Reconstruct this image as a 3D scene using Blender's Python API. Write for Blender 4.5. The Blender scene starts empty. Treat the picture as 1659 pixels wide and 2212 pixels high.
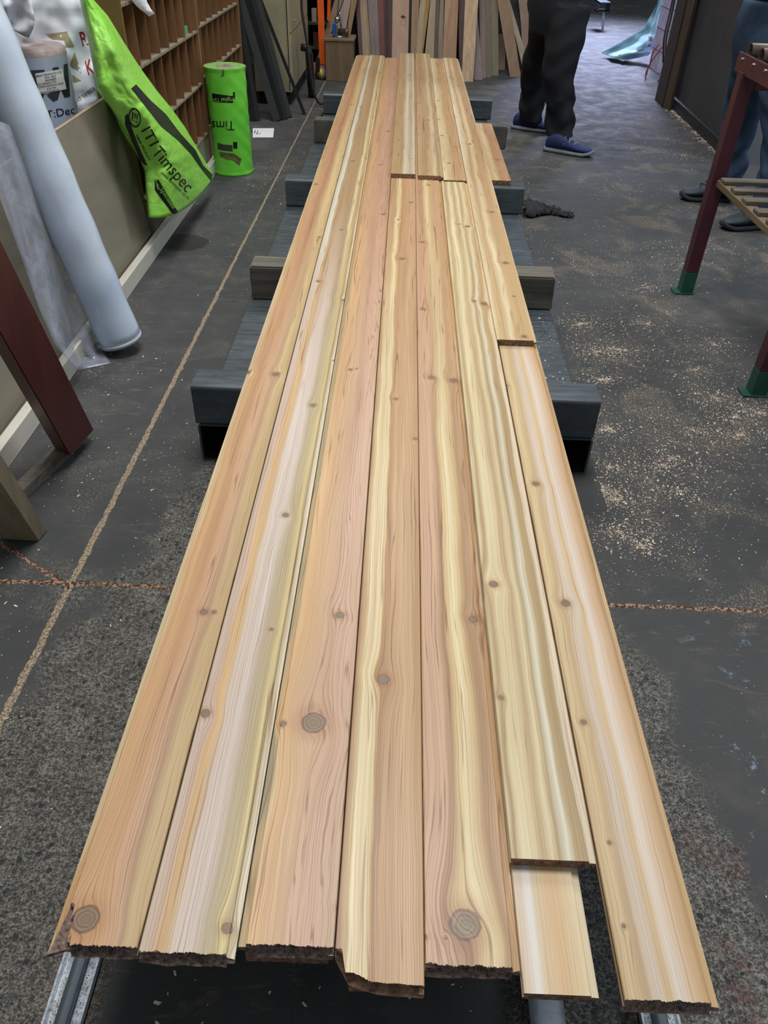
import bpy, bmesh, math, random
from mathutils import Vector, Matrix, noise
from mathutils.bvhtree import BVHTree
random.seed(7)
PI = math.pi
C = bpy.context.scene.collection
scn = bpy.context.scene

# ------------------------------------------------------------------ camera
F, CX, CY, H = 1645.7, 829.5, 1106.0, 1.51
_d = Vector(((760 - CX) / F, (3130 - CY) / F, 1)).normalized()
_f = Vector(((890 - CX) / F, (-230 - CY) / F, 1)); _f = (_f - _d * _f.dot(_d)).normalized()
_r = _d.cross(_f)
WM = Matrix((_r, _f, -_d))                      # camera (right, down, forward) -> world
def ray(px, py): return WM @ Vector(((px - CX) / F, (py - CY) / F, 1))
EYE = Vector((0, 0, H))
def P(px, py, z=0.0):
    v = ray(px, py); return EYE + v * ((z - H) / v.z)
def QY(px, py, y):
    v = ray(px, py); return EYE + v * (y / v.y)
def QX(px, py, x):
    v = ray(px, py); return EYE + v * (x / v.x)
cam = bpy.data.cameras.new('camera'); co = bpy.data.objects.new('camera', cam); C.objects.link(co)
m = Matrix.Identity(4)
for i in range(3):
    m[i][0] = WM[i][0]; m[i][1] = -WM[i][1]; m[i][2] = -WM[i][2]
co.matrix_world = Matrix.Translation(EYE) @ m
cam.sensor_fit = 'VERTICAL'; cam.sensor_height = 36; cam.lens = 36 * F / 2212
cam.clip_start = 0.02; cam.clip_end = 200
scn.camera = co

# ------------------------------------------------------------------ light
scn.view_settings.view_transform = 'Standard'; scn.view_settings.look = 'None'
scn.view_settings.gamma = 1; scn.view_settings.use_curve_mapping = False
scn.view_settings.exposure = 0.0
w = bpy.data.worlds.new('world'); scn.world = w; w.use_nodes = True
w.node_tree.nodes['Background'].inputs[0].default_value = (0.80, 0.90, 1.0, 1)
w.node_tree.nodes['Background'].inputs[1].default_value = 0.29
def area(name, loc, to, sx, sy, power, col):
    l = bpy.data.lights.new(name, 'AREA'); l.shape = 'RECTANGLE'; l.size = sx; l.size_y = sy
    l.energy = power; l.color = col
    o = bpy.data.objects.new(name, l); C.objects.link(o); o.location = loc
    o.rotation_euler = (Vector(to) - Vector(loc)).to_track_quat('-Z', 'Y').to_euler(); return o
area('skylight_near', (0.0, 2.5, 5.0), (0.0, 1.9, 0), 2.0, 1.6, 178, (1.0, 0.975, 0.94))
area('skylight_mid', (-0.2, 7.0, 5.2), (-0.2, 6.3, 0), 1.0, 2.0, 125, (1.0, 0.96, 0.90))
area('window_right', (3.9, 5.2, 3.4), (-1.2, 3.4, 0.4), 1.6, 1.2, 75, (0.80, 0.88, 1.0))
dd = area('doorway_daylight', (3.3, 14.8, 4.0), (2.5, 12.3, 0), 2.0, 2.0, 270, (0.60, 0.66, 1.0)); dd.data.spread = 1.25

# ------------------------------------------------------------------ helpers
def lin(c):
    c = c / 255.0
    return c / 12.92 if c <= 0.04045 else ((c + 0.055) / 1.055) ** 2.4
def rgb(r, g, b): return (lin(r), lin(g), lin(b), 1)

class NT:
    def __init__(s, name):
        s.m = bpy.data.materials.new(name); s.m.use_nodes = True; s.t = s.m.node_tree
        s.b = s.t.nodes['Principled BSDF']; s.out = s.t.nodes['Material Output']
    def n(s, t, **k):
        x = s.t.nodes.new(t)
        for a, v in k.items(): setattr(x, a, v)
        return x
    def put(s, sock, v):
        if isinstance(v, bpy.types.NodeSocket): s.t.links.new(v, sock)
        else: sock.default_value = v
    def math(s, op, a, b=None, c=None, clamp=False):
        x = s.n('ShaderNodeMath', operation=op); x.use_clamp = clamp
        s.put(x.inputs[0], a)
        if b is not None: s.put(x.inputs[1], b)
        if c is not None: s.put(x.inputs[2], c)
        return x.outputs[0]
    def mul(s, a, b): return s.math('MULTIPLY', a, b)
    def add(s, a, b): return s.math('ADD', a, b)
    def sub(s, a, b): return s.math('SUBTRACT', a, b)
    def ss(s, x, a, b, lo=0.0, hi=1.0):
        q = s.n('ShaderNodeMapRange', interpolation_type='SMOOTHSTEP')
        s.put(q.inputs[0], x); q.inputs[1].default_value = a; q.inputs[2].default_value = b
        q.inputs[3].default_value = lo; q.inputs[4].default_value = hi; return q.outputs[0]
    def comb(s, x, y, z):
        q = s.n('ShaderNodeCombineXYZ')
        for i, v in enumerate((x, y, z)): s.put(q.inputs[i], v)
        return q.outputs[0]
    def noise(s, vec, scale=1.0, detail=2.0, rough=0.5, dist=0.0):
        q = s.n('ShaderNodeTexNoise'); s.put(q.inputs['Vector'], vec)
        q.inputs['Scale'].default_value = scale; q.inputs['Detail'].default_value = detail
        q.inputs['Roughness'].default_value = rough; q.inputs['Distortion'].default_value = dist
        return q.outputs['Fac']
    def vor(s, vec, scale, feature='F1', out='Distance', rnd=1.0):
        q = s.n('ShaderNodeTexVoronoi', feature=feature); s.put(q.inputs['Vector'], vec)
        q.inputs['Scale'].default_value = scale; q.inputs['Randomness'].default_value = rnd
        return q.outputs[out]
    def mix(s, f, a, b, mode='MIX'):
        q = s.n('ShaderNodeMix', data_type='RGBA', blend_type=mode)
        s.put(q.inputs['Factor'], f); s.put(q.inputs['A'], a) if False else None
        s.put(q.inputs[0], f); s.put(q.inputs[6], a); s.put(q.inputs[7], b); return q.outputs[2]
    def ramp(s, f, stops, interp='LINEAR'):
        q = s.n('ShaderNodeValToRGB'); s.put(q.inputs[0], f); e = q.color_ramp; e.interpolation = interp
        while len(e.elements) < len(stops): e.elements.new(0.5)
        for el, (p, c) in zip(e.elements, stops): el.position = p; el.color = c
        return q.outputs[0]
    def bump(s, h, strength, dist=0.01):
        q = s.n('ShaderNodeBump'); s.put(q.inputs['Height'], h); q.inputs['Strength'].default_value = strength
        q.inputs['Distance'].default_value = dist; s.t.links.new(q.outputs[0], s.b.inputs['Normal'])
    def obj(s): return s.n('ShaderNodeTexCoord').outputs['Object']
    def pos(s): return s.n('ShaderNodeNewGeometry').outputs['Position']
    def sep(s, v):
        q = s.n('ShaderNodeSeparateXYZ'); s.put(q.inputs[0], v); return q.outputs
    def fin(s, col=None, rough=None, metal=None, spec=None):
        if col is not None: s.put(s.b.inputs['Base Color'], col)
        if rough is not None: s.put(s.b.inputs['Roughness'], rough)
        if metal is not None: s.b.inputs['Metallic'].default_value = metal
        if spec is not None: s.b.inputs['Specular IOR Level'].default_value = spec
        return s.m

def simple(name, c, rough=0.6, metal=0.0, var=0.18, scale=9.0, spec=0.5, bump=0.0, stretch=(1, 1, 1), alpha=None, trans=0):
    t = NT(name); o = t.obj(); x = t.sep(o)
    v = t.comb(t.mul(x[0], stretch[0]), t.mul(x[1], stretch[1]), t.mul(x[2], stretch[2]))
    n = t.noise(v, scale, 5, 0.6)
    c = rgb(*c)
    dk = tuple(k * (1 - var * 1.6) for k in c[:3]) + (1,); lt = tuple(min(1, k * (1 + var * 1.6)) for k in c[:3]) + (1,)
    col = t.ramp(n, [(0.3, dk), (0.7, lt)])
    t.fin(col, rough, metal, spec)
    if bump: t.bump(n, bump, 0.01)
    if alpha is not None: t.b.inputs['Alpha'].default_value = alpha
    if trans: t.b.inputs['Transmission Weight'].default_value = trans
    return t.m

def woodmat(name, dark, light, streak=30.0, axis=2, rough=0.6, seed=0.0):
    """plain timber with streaks along one axis"""
    t = NT(name); x = t.sep(t.obj()); s = [streak] * 3; s[axis] = 1.2
    v = t.comb(t.add(t.mul(x[0], s[0]), seed), t.mul(x[1], s[1]), t.mul(x[2], s[2]))
    n = t.noise(v, 1.0, 4, 0.6, 0.6); n2 = t.noise(v, 4.0, 3, 0.7)
    f = t.add(t.mul(n, 0.75), t.mul(n2, 0.25))
    t.fin(t.ramp(f, [(0.3, rgb(*dark)), (0.68, rgb(*light))]), rough); t.bump(n2, 0.15, 0.002); return t.m

def tag(o, label=None, cat=None, group=None, kind=None):
    if label: o['label'] = label
    if cat: o['category'] = cat
    if group: o['group'] = group
    if kind: o['kind'] = kind
    return o
def empty(name, loc=(0, 0, 0), label=None, cat=None, group=None, rz=0.0):
    o = bpy.data.objects.new(name, None); C.objects.link(o); o.location = loc; o.rotation_euler = (0, 0, rz)
    o.empty_display_size = 0.05
    return tag(o, label, cat, group)
def link(name, bm, mats, parent=None, smooth=False, world=True):
    """bm is in world coordinates; with a parent the mesh keeps its world place"""
    me = bpy.data.meshes.new(name); bmesh.ops.recalc_face_normals(bm, faces=bm.faces); bm.to_mesh(me); bm.free()
    for k in (mats if isinstance(mats, (list, tuple)) else [mats]): me.materials.append(k)
    if smooth:
        for p in me.polygons: p.use_smooth = True
    o = bpy.data.objects.new(name, me); C.objects.link(o)
    if parent is not None:
        o.parent = parent
        if world:
            root = parent; mw = parent.matrix_basis.copy()
            while root.parent is not None: root = root.parent; mw = root.matrix_basis @ mw
            me.transform(mw.inverted())
    else:
        # put the origin at the base centre
        vs = [v.co for v in me.vertices]
        c = Vector(((min(v.x for v in vs) + max(v.x for v in vs)) / 2, (min(v.y for v in vs) + max(v.y for v in vs)) / 2, min(v.z for v in vs)))
        if kindless(name): me.transform(Matrix.Translation(-c)); o.location = c
    return o
def kindless(name): return name not in ('floor',) and not name.startswith(('cedar_board',))
def box(bm, a, b, mat=0):
    r = bmesh.ops.create_cube(bm, size=1.0)
    c = [(a[i] + b[i]) / 2 for i in range(3)]; s = [abs(b[i] - a[i]) for i in range(3)]
    for v in r['verts']: v.co = Vector((v.co.x * s[0] + c[0], v.co.y * s[1] + c[1], v.co.z * s[2] + c[2]))
    for f in {f for v in r['verts'] for f in v.link_faces}: f.material_index = mat
    return r['verts']
def bevel(bm, w, seg=2):
    bmesh.ops.bevel(bm, geom=list(bm.edges), offset=w, segments=seg, profile=0.6, affect='EDGES')
def bbox(a, b, bw=0.0, seg=2):
    bm = bmesh.new(); box(bm, a, b)
    if bw: bevel(bm, bw, seg)
    return bm
def beam(bm, a, b, w, t, wdir=(1, 0, 0)):
    """box bar from a to b, width w along wdir, thickness t"""
    a = Vector(a); b = Vector(b); ax = (b - a).normalized(); u = Vector(wdir); u = (u - ax * u.dot(ax)).normalized(); v = ax.cross(u)
    vs = [bm.verts.new(p + u * (sx * w / 2) + v * (sy * t / 2)) for p in (a, b) for sx, sy in ((-1, -1), (1, -1), (1, 1), (-1, 1))]
    for q in ((0, 1, 2, 3), (4, 7, 6, 5), (0, 4, 5, 1), (1, 5, 6, 2), (2, 6, 7, 3), (3, 7, 4, 0)): bm.faces.new([vs[i] for i in q])
    return vs
def tube(bm, pts, r, seg=12, cap=True):
    pts = [Vector(p) for p in pts]; n = len(pts); rr = r if isinstance(r, (list, tuple)) else [r] * n
    prev = None; rings = []
    for i, p in enumerate(pts):
        t = (pts[min(i + 1, n - 1)] - pts[max(i - 1, 0)]).normalized()
        if prev is None:
            u = t.orthogonal().normalized()
        else:
            u = (prev - t * prev.dot(t)).normalized()
        prev = u; v = t.cross(u)
        rings.append([bm.verts.new(p + (u * math.cos(2 * PI * k / seg) + v * math.sin(2 * PI * k / seg)) * rr[i]) for k in range(seg)])
    for a, b in zip(rings, rings[1:]):
        for k in range(seg): bm.faces.new((a[k], a[(k + 1) % seg], b[(k + 1) % seg], b[k]))
    if cap:
        bm.faces.new(rings[0][::-1]); bm.faces.new(rings[-1])
    return rings
def curve_pts(pts, n=8):
    pts = [Vector(p) for p in pts]; out = []
    for i in range(len(pts) - 1):
        p0 = pts[max(i - 1, 0)]; p1 = pts[i]; p2 = pts[i + 1]; p3 = pts[min(i + 2, len(pts) - 1)]
        for k in range(n):
            t = k / n
            out.append(0.5 * ((2 * p1) + (p2 - p0) * t + (2 * p0 - 5 * p1 + 4 * p2 - p3) * t * t + (3 * p1 - p0 - 3 * p2 + p3) * t ** 3))
    out.append(pts[-1]); return out
def grid(bm, rows):
    V = [[bm.verts.new(p) for p in r] for r in rows]
    for a, b in zip(V, V[1:]):
        for i in range(len(a) - 1): bm.faces.new((a[i], a[i + 1], b[i + 1], b[i]))
    return V
def solid(o, t, off=0.0):
    md = o.modifiers.new('solid', 'SOLIDIFY'); md.thickness = t; md.offset = off; return o

# flat marks laid on to a surface: 2D mesh given in photograph pixels, dropped on the target
def text_mesh(s, size=1.0, extra=0.0, sx=1.0):
    cu = bpy.data.curves.new('t', 'FONT'); cu.body = s; cu.size = size; cu.offset = extra; cu.resolution_u = 3
    o = bpy.data.objects.new('t', cu); C.objects.link(o)
    dg = bpy.context.evaluated_depsgraph_get(); dg.update()
    me = bpy.data.meshes.new_from_object(o.evaluated_get(dg))
    bm = bmesh.new(); bm.from_mesh(me)
    bpy.data.objects.remove(o); bpy.data.curves.remove(cu); bpy.data.meshes.remove(me)
    for v in bm.verts: v.co.x *= sx
    return bm
def poly_mesh(pts):
    bm = bmesh.new(); bm.faces.new([bm.verts.new((x, y, 0)) for x, y in pts]); return bm
def decal(name, bm, fn, target, mat, parent, off=0.0012, cuts=1):
    bmesh.ops.triangulate(bm, faces=bm.faces)
    if cuts:
        for k in range(cuts): bmesh.ops.subdivide_edges(bm, edges=bm.edges, cuts=1, use_grid_fill=True); bmesh.ops.triangulate(bm, faces=bm.faces)
    dg = bpy.context.evaluated_depsgraph_get(); dg.update()
    ev = target.evaluated_get(dg); tm = ev.to_mesh(); mw = target.matrix_world
    bv = BVHTree.FromPolygons([mw @ v.co for v in tm.vertices], [tuple(p.vertices) for p in tm.polygons]); ev.to_mesh_clear()
    bad = []
    for v in bm.verts:
        x, y = fn(v.co.x, v.co.y); d = ray(x, y).normalized()
        h = bv.ray_cast(EYE, d)
        if h[0] is None: bad.append(v); continue
        n = h[1] if h[1].dot(d) < 0 else -h[1]
        v.co = h[0] + n * off
    bmesh.ops.delete(bm, geom=bad, context='VERTS')
    for f in bm.faces:
        pass
    o = link(name, bm, mat, parent)
    return o
def affine(o, ex, ey):     # local (x right, y up) -> pixels
    return lambda x, y: (o[0] + ex[0] * x + ey[0] * y, o[1] + ex[1] * x + ey[1] * y)

# ------------------------------------------------------------------ materials
def floor_mat():
    t = NT('concrete_floor'); p = t.pos(); x = t.sep(p)
    X, Y = x[0], x[1]
    big = t.noise(p, 0.9, 4, 0.6); med = t.noise(p, 6, 6, 0.65); fine = t.noise(p, 90, 4, 0.7); grit = t.noise(p, 400, 2, 0.6)
    base = t.ramp(t.add(t.mul(big, 0.45), t.mul(med, 0.55)), [(0.34, rgb(52, 55, 58)), (0.52, rgb(67, 69, 70)), (0.68, rgb(90, 89, 85))])
    base = t.mix(t.ss(grit, 0.35, 0.75), base, t.mix(0.25, base, rgb(110, 108, 102)))
    # scuffs
    st = t.noise(t.comb(t.mul(X, 2.0), t.mul(Y, 9.0), 0.0), 2.2, 6, 0.7, 1.2)
    base = t.mix(t.ss(st, 0.56, 0.74, 0, 0.30), base, rgb(140, 132, 118))
    # dust of saw chips on the right and far side
    dust = t.mul(t.ss(t.noise(p, 3.1, 5, 0.65, 0.8), 0.50, 0.68), t.ss(t.noise(p, 140, 2, 0.8), 0.50, 0.62))
    rightm = t.mul(t.ss(X, 0.55, 0.95), t.ss(Y, 0.9, 1.8))
    base = t.mix(t.mul(dust, t.mul(rightm, 0.85)), base, rgb(175, 158, 132))
    dl = t.mul(dust, t.math('SUBTRACT', 1.0, rightm)); base = t.mix(t.mul(dl, 0.35), base, rgb(165, 155, 135))
    # worn, exposed aggregate beside the trestles
    ax = t.math('ABSOLUTE', X)
    en = t.mul(t.sub(t.noise(p, 4.5, 5, 0.65), 0.5), 0.34)
    lim = t.ss(Y, 0.2, 2.4, 0.98, 0.62)
    lim = t.math('MULTIPLY', lim, t.ss(X, -0.3, 0.3, 1.0, 0.82))
    wear = t.ss(t.sub(t.add(ax, en), lim), -0.03, 0.03, 1, 0)
    wear = t.mul(wear, t.mul(t.ss(t.add(Y, en), 2.05, 2.35, 1, 0), t.math('MAXIMUM', t.ss(ax, 0.44, 0.50), t.ss(X, 0.22, 0.27))))
    wear = t.mul(wear, t.ss(t.noise(p, 60, 3, 0.7), 0.30, 0.42))
    jx = t.sub(X, t.add(-0.883, t.mul(Y, 0.0083)))
    cr = t.math('ABSOLUTE', t.add(jx, t.mul(t.sub(t.noise(p, 14, 4, 0.7), 0.5), 0.02)))
    ty = t.math('ABSOLUTE', t.add(t.sub(Y, t.add(1.49, t.mul(X, 0.0))), t.mul(t.sub(t.noise(p, 9, 4, 0.7), 0.5), 0.035)))
    near = t.math('SQRT', t.add(t.mul(t.add(X, 0.87), t.add(X, 0.87)), t.mul(t.sub(Y, 1.46), t.sub(Y, 1.46))))
    wear = t.math('MAXIMUM', wear, t.ss(t.add(near, en), 0.02, 0.14, 1, 0))
    wp = t.n('ShaderNodeVectorMath', operation='ADD'); t.put(wp.inputs[0], p); nz = t.n('ShaderNodeTexNoise'); t.put(nz.inputs['Vector'], p); nz.inputs['Scale'].default_value = 120; sc_ = t.n('ShaderNodeVectorMath', operation='SCALE'); t.put(sc_.inputs[0], nz.outputs['Color']); sc_.inputs['Scale'].default_value = 0.006; t.put(wp.inputs[1], sc_.outputs[0]); wp = wp.outputs[0]
    v1 = t.vor(wp, 60); v2 = t.vor(wp, 120, 'DISTANCE_TO_EDGE'); cn = t.noise(p, 240, 3, 0.8)
    lace = t.sub(t.add(t.ss(v2, 0.0, 0.34, 0.50, 0.34), t.add(t.mul(t.sub(cn, 0.5), 1.5), t.mul(t.sub(t.noise(p, 95, 3, 0.7), 0.5), 1.2))), t.mul(t.sub(t.noise(p, 12, 3, 0.6), 0.5), 0.4)); agg = t.ramp(lace, [(0.16, rgb(46, 47, 46)), (0.42, rgb(82, 81, 77)), (0.72, rgb(140, 137, 130))])
    cell = t.vor(wp, 60, out='Color'); cs = t.sep(cell)
    peb = t.mul(t.ss(v1, 0.34, 0.40, 1, 0), t.ss(cs[0], 0.74, 0.80))
    agg = t.mix(t.mul(peb, 0.85), agg, t.mix(cs[1], rgb(34, 37, 40), rgb(58, 58, 56)))
    redm = t.mul(t.ss(t.noise(p, 7, 5, 0.7), 0.50, 0.60), t.mul(t.ss(X, 0.6, 0.66), t.ss(Y, 0.55, 1.0, 1, 0)))
    agg = t.mix(t.mul(redm, t.ss(cn, 0.45, 0.6, 0, 0.75)), agg, rgb(112, 40, 42))
    col = t.mix(wear, base, agg)
    bl = t.mul(t.ss(t.noise(t.comb(X, Y, 3.7), 11, 5, 0.75), 0.60, 0.66), t.mul(t.ss(X, 0.74, 0.84), t.ss(Y, 0.5, 1.9, 1, 0)))
    col = t.mix(t.mul(bl, t.ss(fine, 0.42, 0.55, 0, 0.8)), col, rgb(150, 176, 200))
    # joints packed with crumbs
    crumb = t.ramp(t.noise(p, 160, 3, 0.8), [(0.36, rgb(70, 60, 52)), (0.5, rgb(150, 132, 110)), (0.66, rgb(205, 190, 165))])
    wj = t.ss(Y, 1.4, 7.0, 0.011, 0.006)
    jm = t.math('LESS_THAN', cr, t.mul(wj, t.add(0.35, t.noise(p, 30, 3, 0.7))))
    col = t.mix(t.mul(jm, 0.92), col, crumb)
    tm = t.mul(t.math('LESS_THAN', ty, t.mul(0.011, t.add(0.2, t.noise(p, 22, 3, 0.7)))), 1.0)
    rust = t.mix(t.ss(t.noise(p, 90, 3, 0.8), 0.45, 0.6), rgb(58, 42, 36), t.mix(t.noise(p, 300, 2, 0.5), rgb(150, 92, 66), rgb(205, 180, 150)))
    col = t.mix(tm, col, rust)
    # crack running off to the left
    a = t.add(t.mul(t.add(X, 0.865), 0.53), t.mul(t.sub(Y, 1.475), 0.85))
    am = t.mul(t.math('LESS_THAN', t.math('ABSOLUTE', t.add(a, t.mul(t.sub(t.noise(p, 16, 4, 0.7), 0.5), 0.03))), 0.007), t.math('LESS_THAN', X, -0.87))
    col = t.mix(am, col, rust)
    # round oily stain beside the green bag
    ox = t.add(X, 1.17); oy = t.sub(Y, 4.12)
    oil = t.ss(t.add(t.math('SQRT', t.add(t.mul(t.mul(ox, ox), 1.0), t.mul(t.mul(oy, oy), 1.0))), t.mul(t.sub(t.noise(p, 5, 4, 0.6), 0.5), 0.06)), 0.115, 0.145, 1, 0)
    col = t.mix(t.mul(oil, 0.75), col, rgb(38, 35, 30))
    t.fin(col, t.ss(med, 0.3, 0.7, 0.58, 0.80), 0, 0.22)
    h = t.add(t.mul(fine, 0.3), t.mul(wear, t.sub(t.mul(cn, 1.3), t.mul(peb, 0.4))))
    t.bump(h, 0.35, 0.006); return t.m

M = {}
M['floor'] = floor_mat()
def steel_mat(name, c, rust=0.25, rough=0.36):
    t = NT(name); p = t.pos(); n = t.noise(p, 7, 6, 0.7); s = t.noise(p, 45, 5, 0.8, 1.0)
    x = t.sep(p); st = t.noise(t.comb(t.mul(x[0], 3), t.mul(x[1], 30), t.mul(x[2], 30)), 1.6, 5, 0.7)
    c1 = rgb(*c); dk = tuple(k * 0.62 for k in c1[:3]) + (1,); lt = tuple(min(1, k * 1.5) for k in c1[:3]) + (1,)
    col = t.ramp(t.add(t.mul(n, 0.5), t.mul(st, 0.5)), [(0.33, dk), (0.52, c1), (0.72, lt)])
    col = t.mix(t.ss(s, 0.58, 0.72, 0, rust), col, rgb(52, 40, 36))
    t.fin(col, t.ss(st, 0.3, 0.7, rough - 0.08, rough + 0.16), 0.35, 0.6); t.bump(s, 0.1, 0.002); return t.m
M['steel'] = steel_mat('mill_scale_steel', (84, 92, 98))
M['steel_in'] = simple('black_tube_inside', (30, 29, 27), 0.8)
M['galv'] = steel_mat('galvanised_rail', (186, 196, 206), 0.2, 0.25)
M['rod'] = simple('polished_rod', (150, 160, 166), 0.30, 0.7, 0.1)
M['old_timber'] = woodmat('weathered_timber', (62, 60, 54), (122, 116, 104), 26, 0)
M['ply'] = woodmat('dusty_plywood', (128, 122, 106), (150, 142, 124), 5, 1, 0.7)
M['rack'] = woodmat('brown_hardboard', (104, 74, 45), (136, 98, 60), 10, 2, 0.6)
M['rack_side'] = simple('olive_painted_board', (112, 92, 44), 0.6, var=0.15, scale=5)
M['rack_dust'] = simple('dusty_shelf_edge', (132, 120, 102), 0.8, var=0.2, scale=40)
M['whitewood'] = woodmat('primed_white_timber', (196, 192, 178), (226, 222, 208), 12, 1, 0.5)
M['redpost'] = woodmat('red_brown_stained_timber', (66, 28, 27), (92, 42, 38), 14, 2, 0.45)
M['pinepost'] = woodmat('dry_pine', (120, 108, 86), (158, 144, 118), 20, 2, 0.6)
def lime_mat():
    t = NT('lime_green_plastic'); o = t.obj(); n = t.noise(o, 5, 3, 0.5); c = t.noise(o, 22, 6, 0.7, 1.5); v = t.vor(o, 16, 'DISTANCE_TO_EDGE')
    t.fin(t.ramp(n, [(0.3, rgb(146, 222, 74)), (0.7, rgb(170, 238, 104))]), 0.27, 0, 0.5)
    t.b.inputs['Subsurface Weight'].default_value = 0.0
    t.bump(t.add(c, t.ss(v, 0.0, 0.12, 0, 0.35)), 0.45, 0.006); return t.m
M['lime'] = lime_mat()
M['lime2'] = simple('lime_green_wrap', (112, 214, 66), 0.33, var=0.08, scale=5, bump=0.25)
M['black'] = simple('black_print', (24, 27, 26), 0.35, var=0.1)
M['card'] = simple('cardboard_end', (142, 130, 108), 0.8, var=0.25, scale=30)
M['white_plastic'] = simple('white_film', (232, 236, 244), 0.35, var=0.08, scale=4, bump=0.15)
M['red_print'] = simple('red_print', (170, 32, 40), 0.5)
M['gold_print'] = simple('gold_print', (158, 148, 112), 0.5)
M['paper'] = simple('white_paper', (225, 228, 230), 0.7, var=0.04)
M['cream'] = simple('cream_painted_steel', (158, 152, 122), 0.5, var=0.14, scale=3.5)
M['darkline'] = simple('dark_gap', (30, 28, 26), 0.8)
M['blackrubber'] = simple('black_plastic_strip', (17, 21, 23), 0.55, var=0.3, scale=3, spec=0.25)
M['orange'] = simple('orange_paint', (222, 92, 28), 0.42, var=0.10)
M['yellow'] = simple('yellow_wheel', (198, 178, 42), 0.45)
M['grey_rubber'] = simple('grey_rubber', (104, 104, 106), 0.6)
M['chrome'] = simple('chrome', (190, 195, 200), 0.15, 1.0, 0.05)
M['blue'] = simple('blue_plastic', (28, 92, 170), 0.35)
M['crate'] = woodmat('rough_crate_wood', (98, 80, 60), (128, 108, 84), 12, 2, 0.75)
M['rope'] = simple('braided_hose', (48, 42, 44), 0.7, var=0.4, scale=120)
M['redsteel'] = simple('maroon_painted_steel', (76, 36, 46), 0.42, var=0.16, scale=5)
M['greensteel'] = simple('dark_green_paint', (30, 78, 64), 0.42, var=0.18, scale=14)
M['roller'] = simple('worn_steel_roller', (96, 84, 78), 0.35, 0.6, 0.3, 14)
M['panel'] = simple('charcoal_panel', (62, 60, 60), 0.55, var=0.12, scale=4)
M['panel_lip'] = simple('black_lip', (32, 38, 40), 0.5)
M['bark'] = woodmat('dark_rough_timber', (50, 42, 42), (74, 62, 58), 20, 2, 0.75)
M['navy'] = simple('navy_cloth', (8, 12, 22), 0.85, var=0.25, scale=14, bump=0.2)
M['denim'] = simple('blue_denim', (52, 74, 102), 0.85, var=0.3, scale=9, bump=0.2)
M['skin'] = simple('skin', (190, 140, 115), 0.5, var=0.05)
M['hair'] = simple('dark_hair', (40, 32, 26), 0.7)
M['jacket'] = simple('dark_jacket', (14, 17, 26), 0.85, var=0.2)
M['shoe_blue'] = simple('blue_mesh_shoe', (34, 50, 96), 0.75, var=0.3, scale=60, bump=0.3)
M['sole'] = simple('pale_rubber_sole', (122, 124, 132), 0.6)
M['lace'] = simple('grey_lace', (160, 158, 150), 0.7)
M['boot'] = simple('dark_grey_boot', (52, 62, 70), 0.6, var=0.2, scale=20, bump=0.2)
M['boot_sole'] = simple('charcoal_sole', (40, 46, 52), 0.7)
M['brickdark'] = simple('rough_dark_wall', (66, 66, 68), 0.9, var=0.35, scale=8, bump=0.5)
M['wallgrey'] = simple('shed_wall', (88, 86, 80), 0.85, var=0.2, scale=3)
M['lightplastic'] = simple('pale_blue_film', (176, 214, 226), 0.25, var=0.1, scale=6, bump=0.3)
M['pillar'] = simple('painted_block', (204, 194, 222), 0.7, var=0.12, scale=10, bump=0.3)
M['mortar'] = simple('mortar_line', (128, 118, 140), 0.8)
M['wire'] = simple('red_wire', (150, 44, 34), 0.5)
M['hose'] = simple('black_hose', (22, 22, 26), 0.4)
M['rag'] = simple('charcoal_rag', (38, 40, 44), 0.9, var=0.3, scale=30, bump=0.3)

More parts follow.
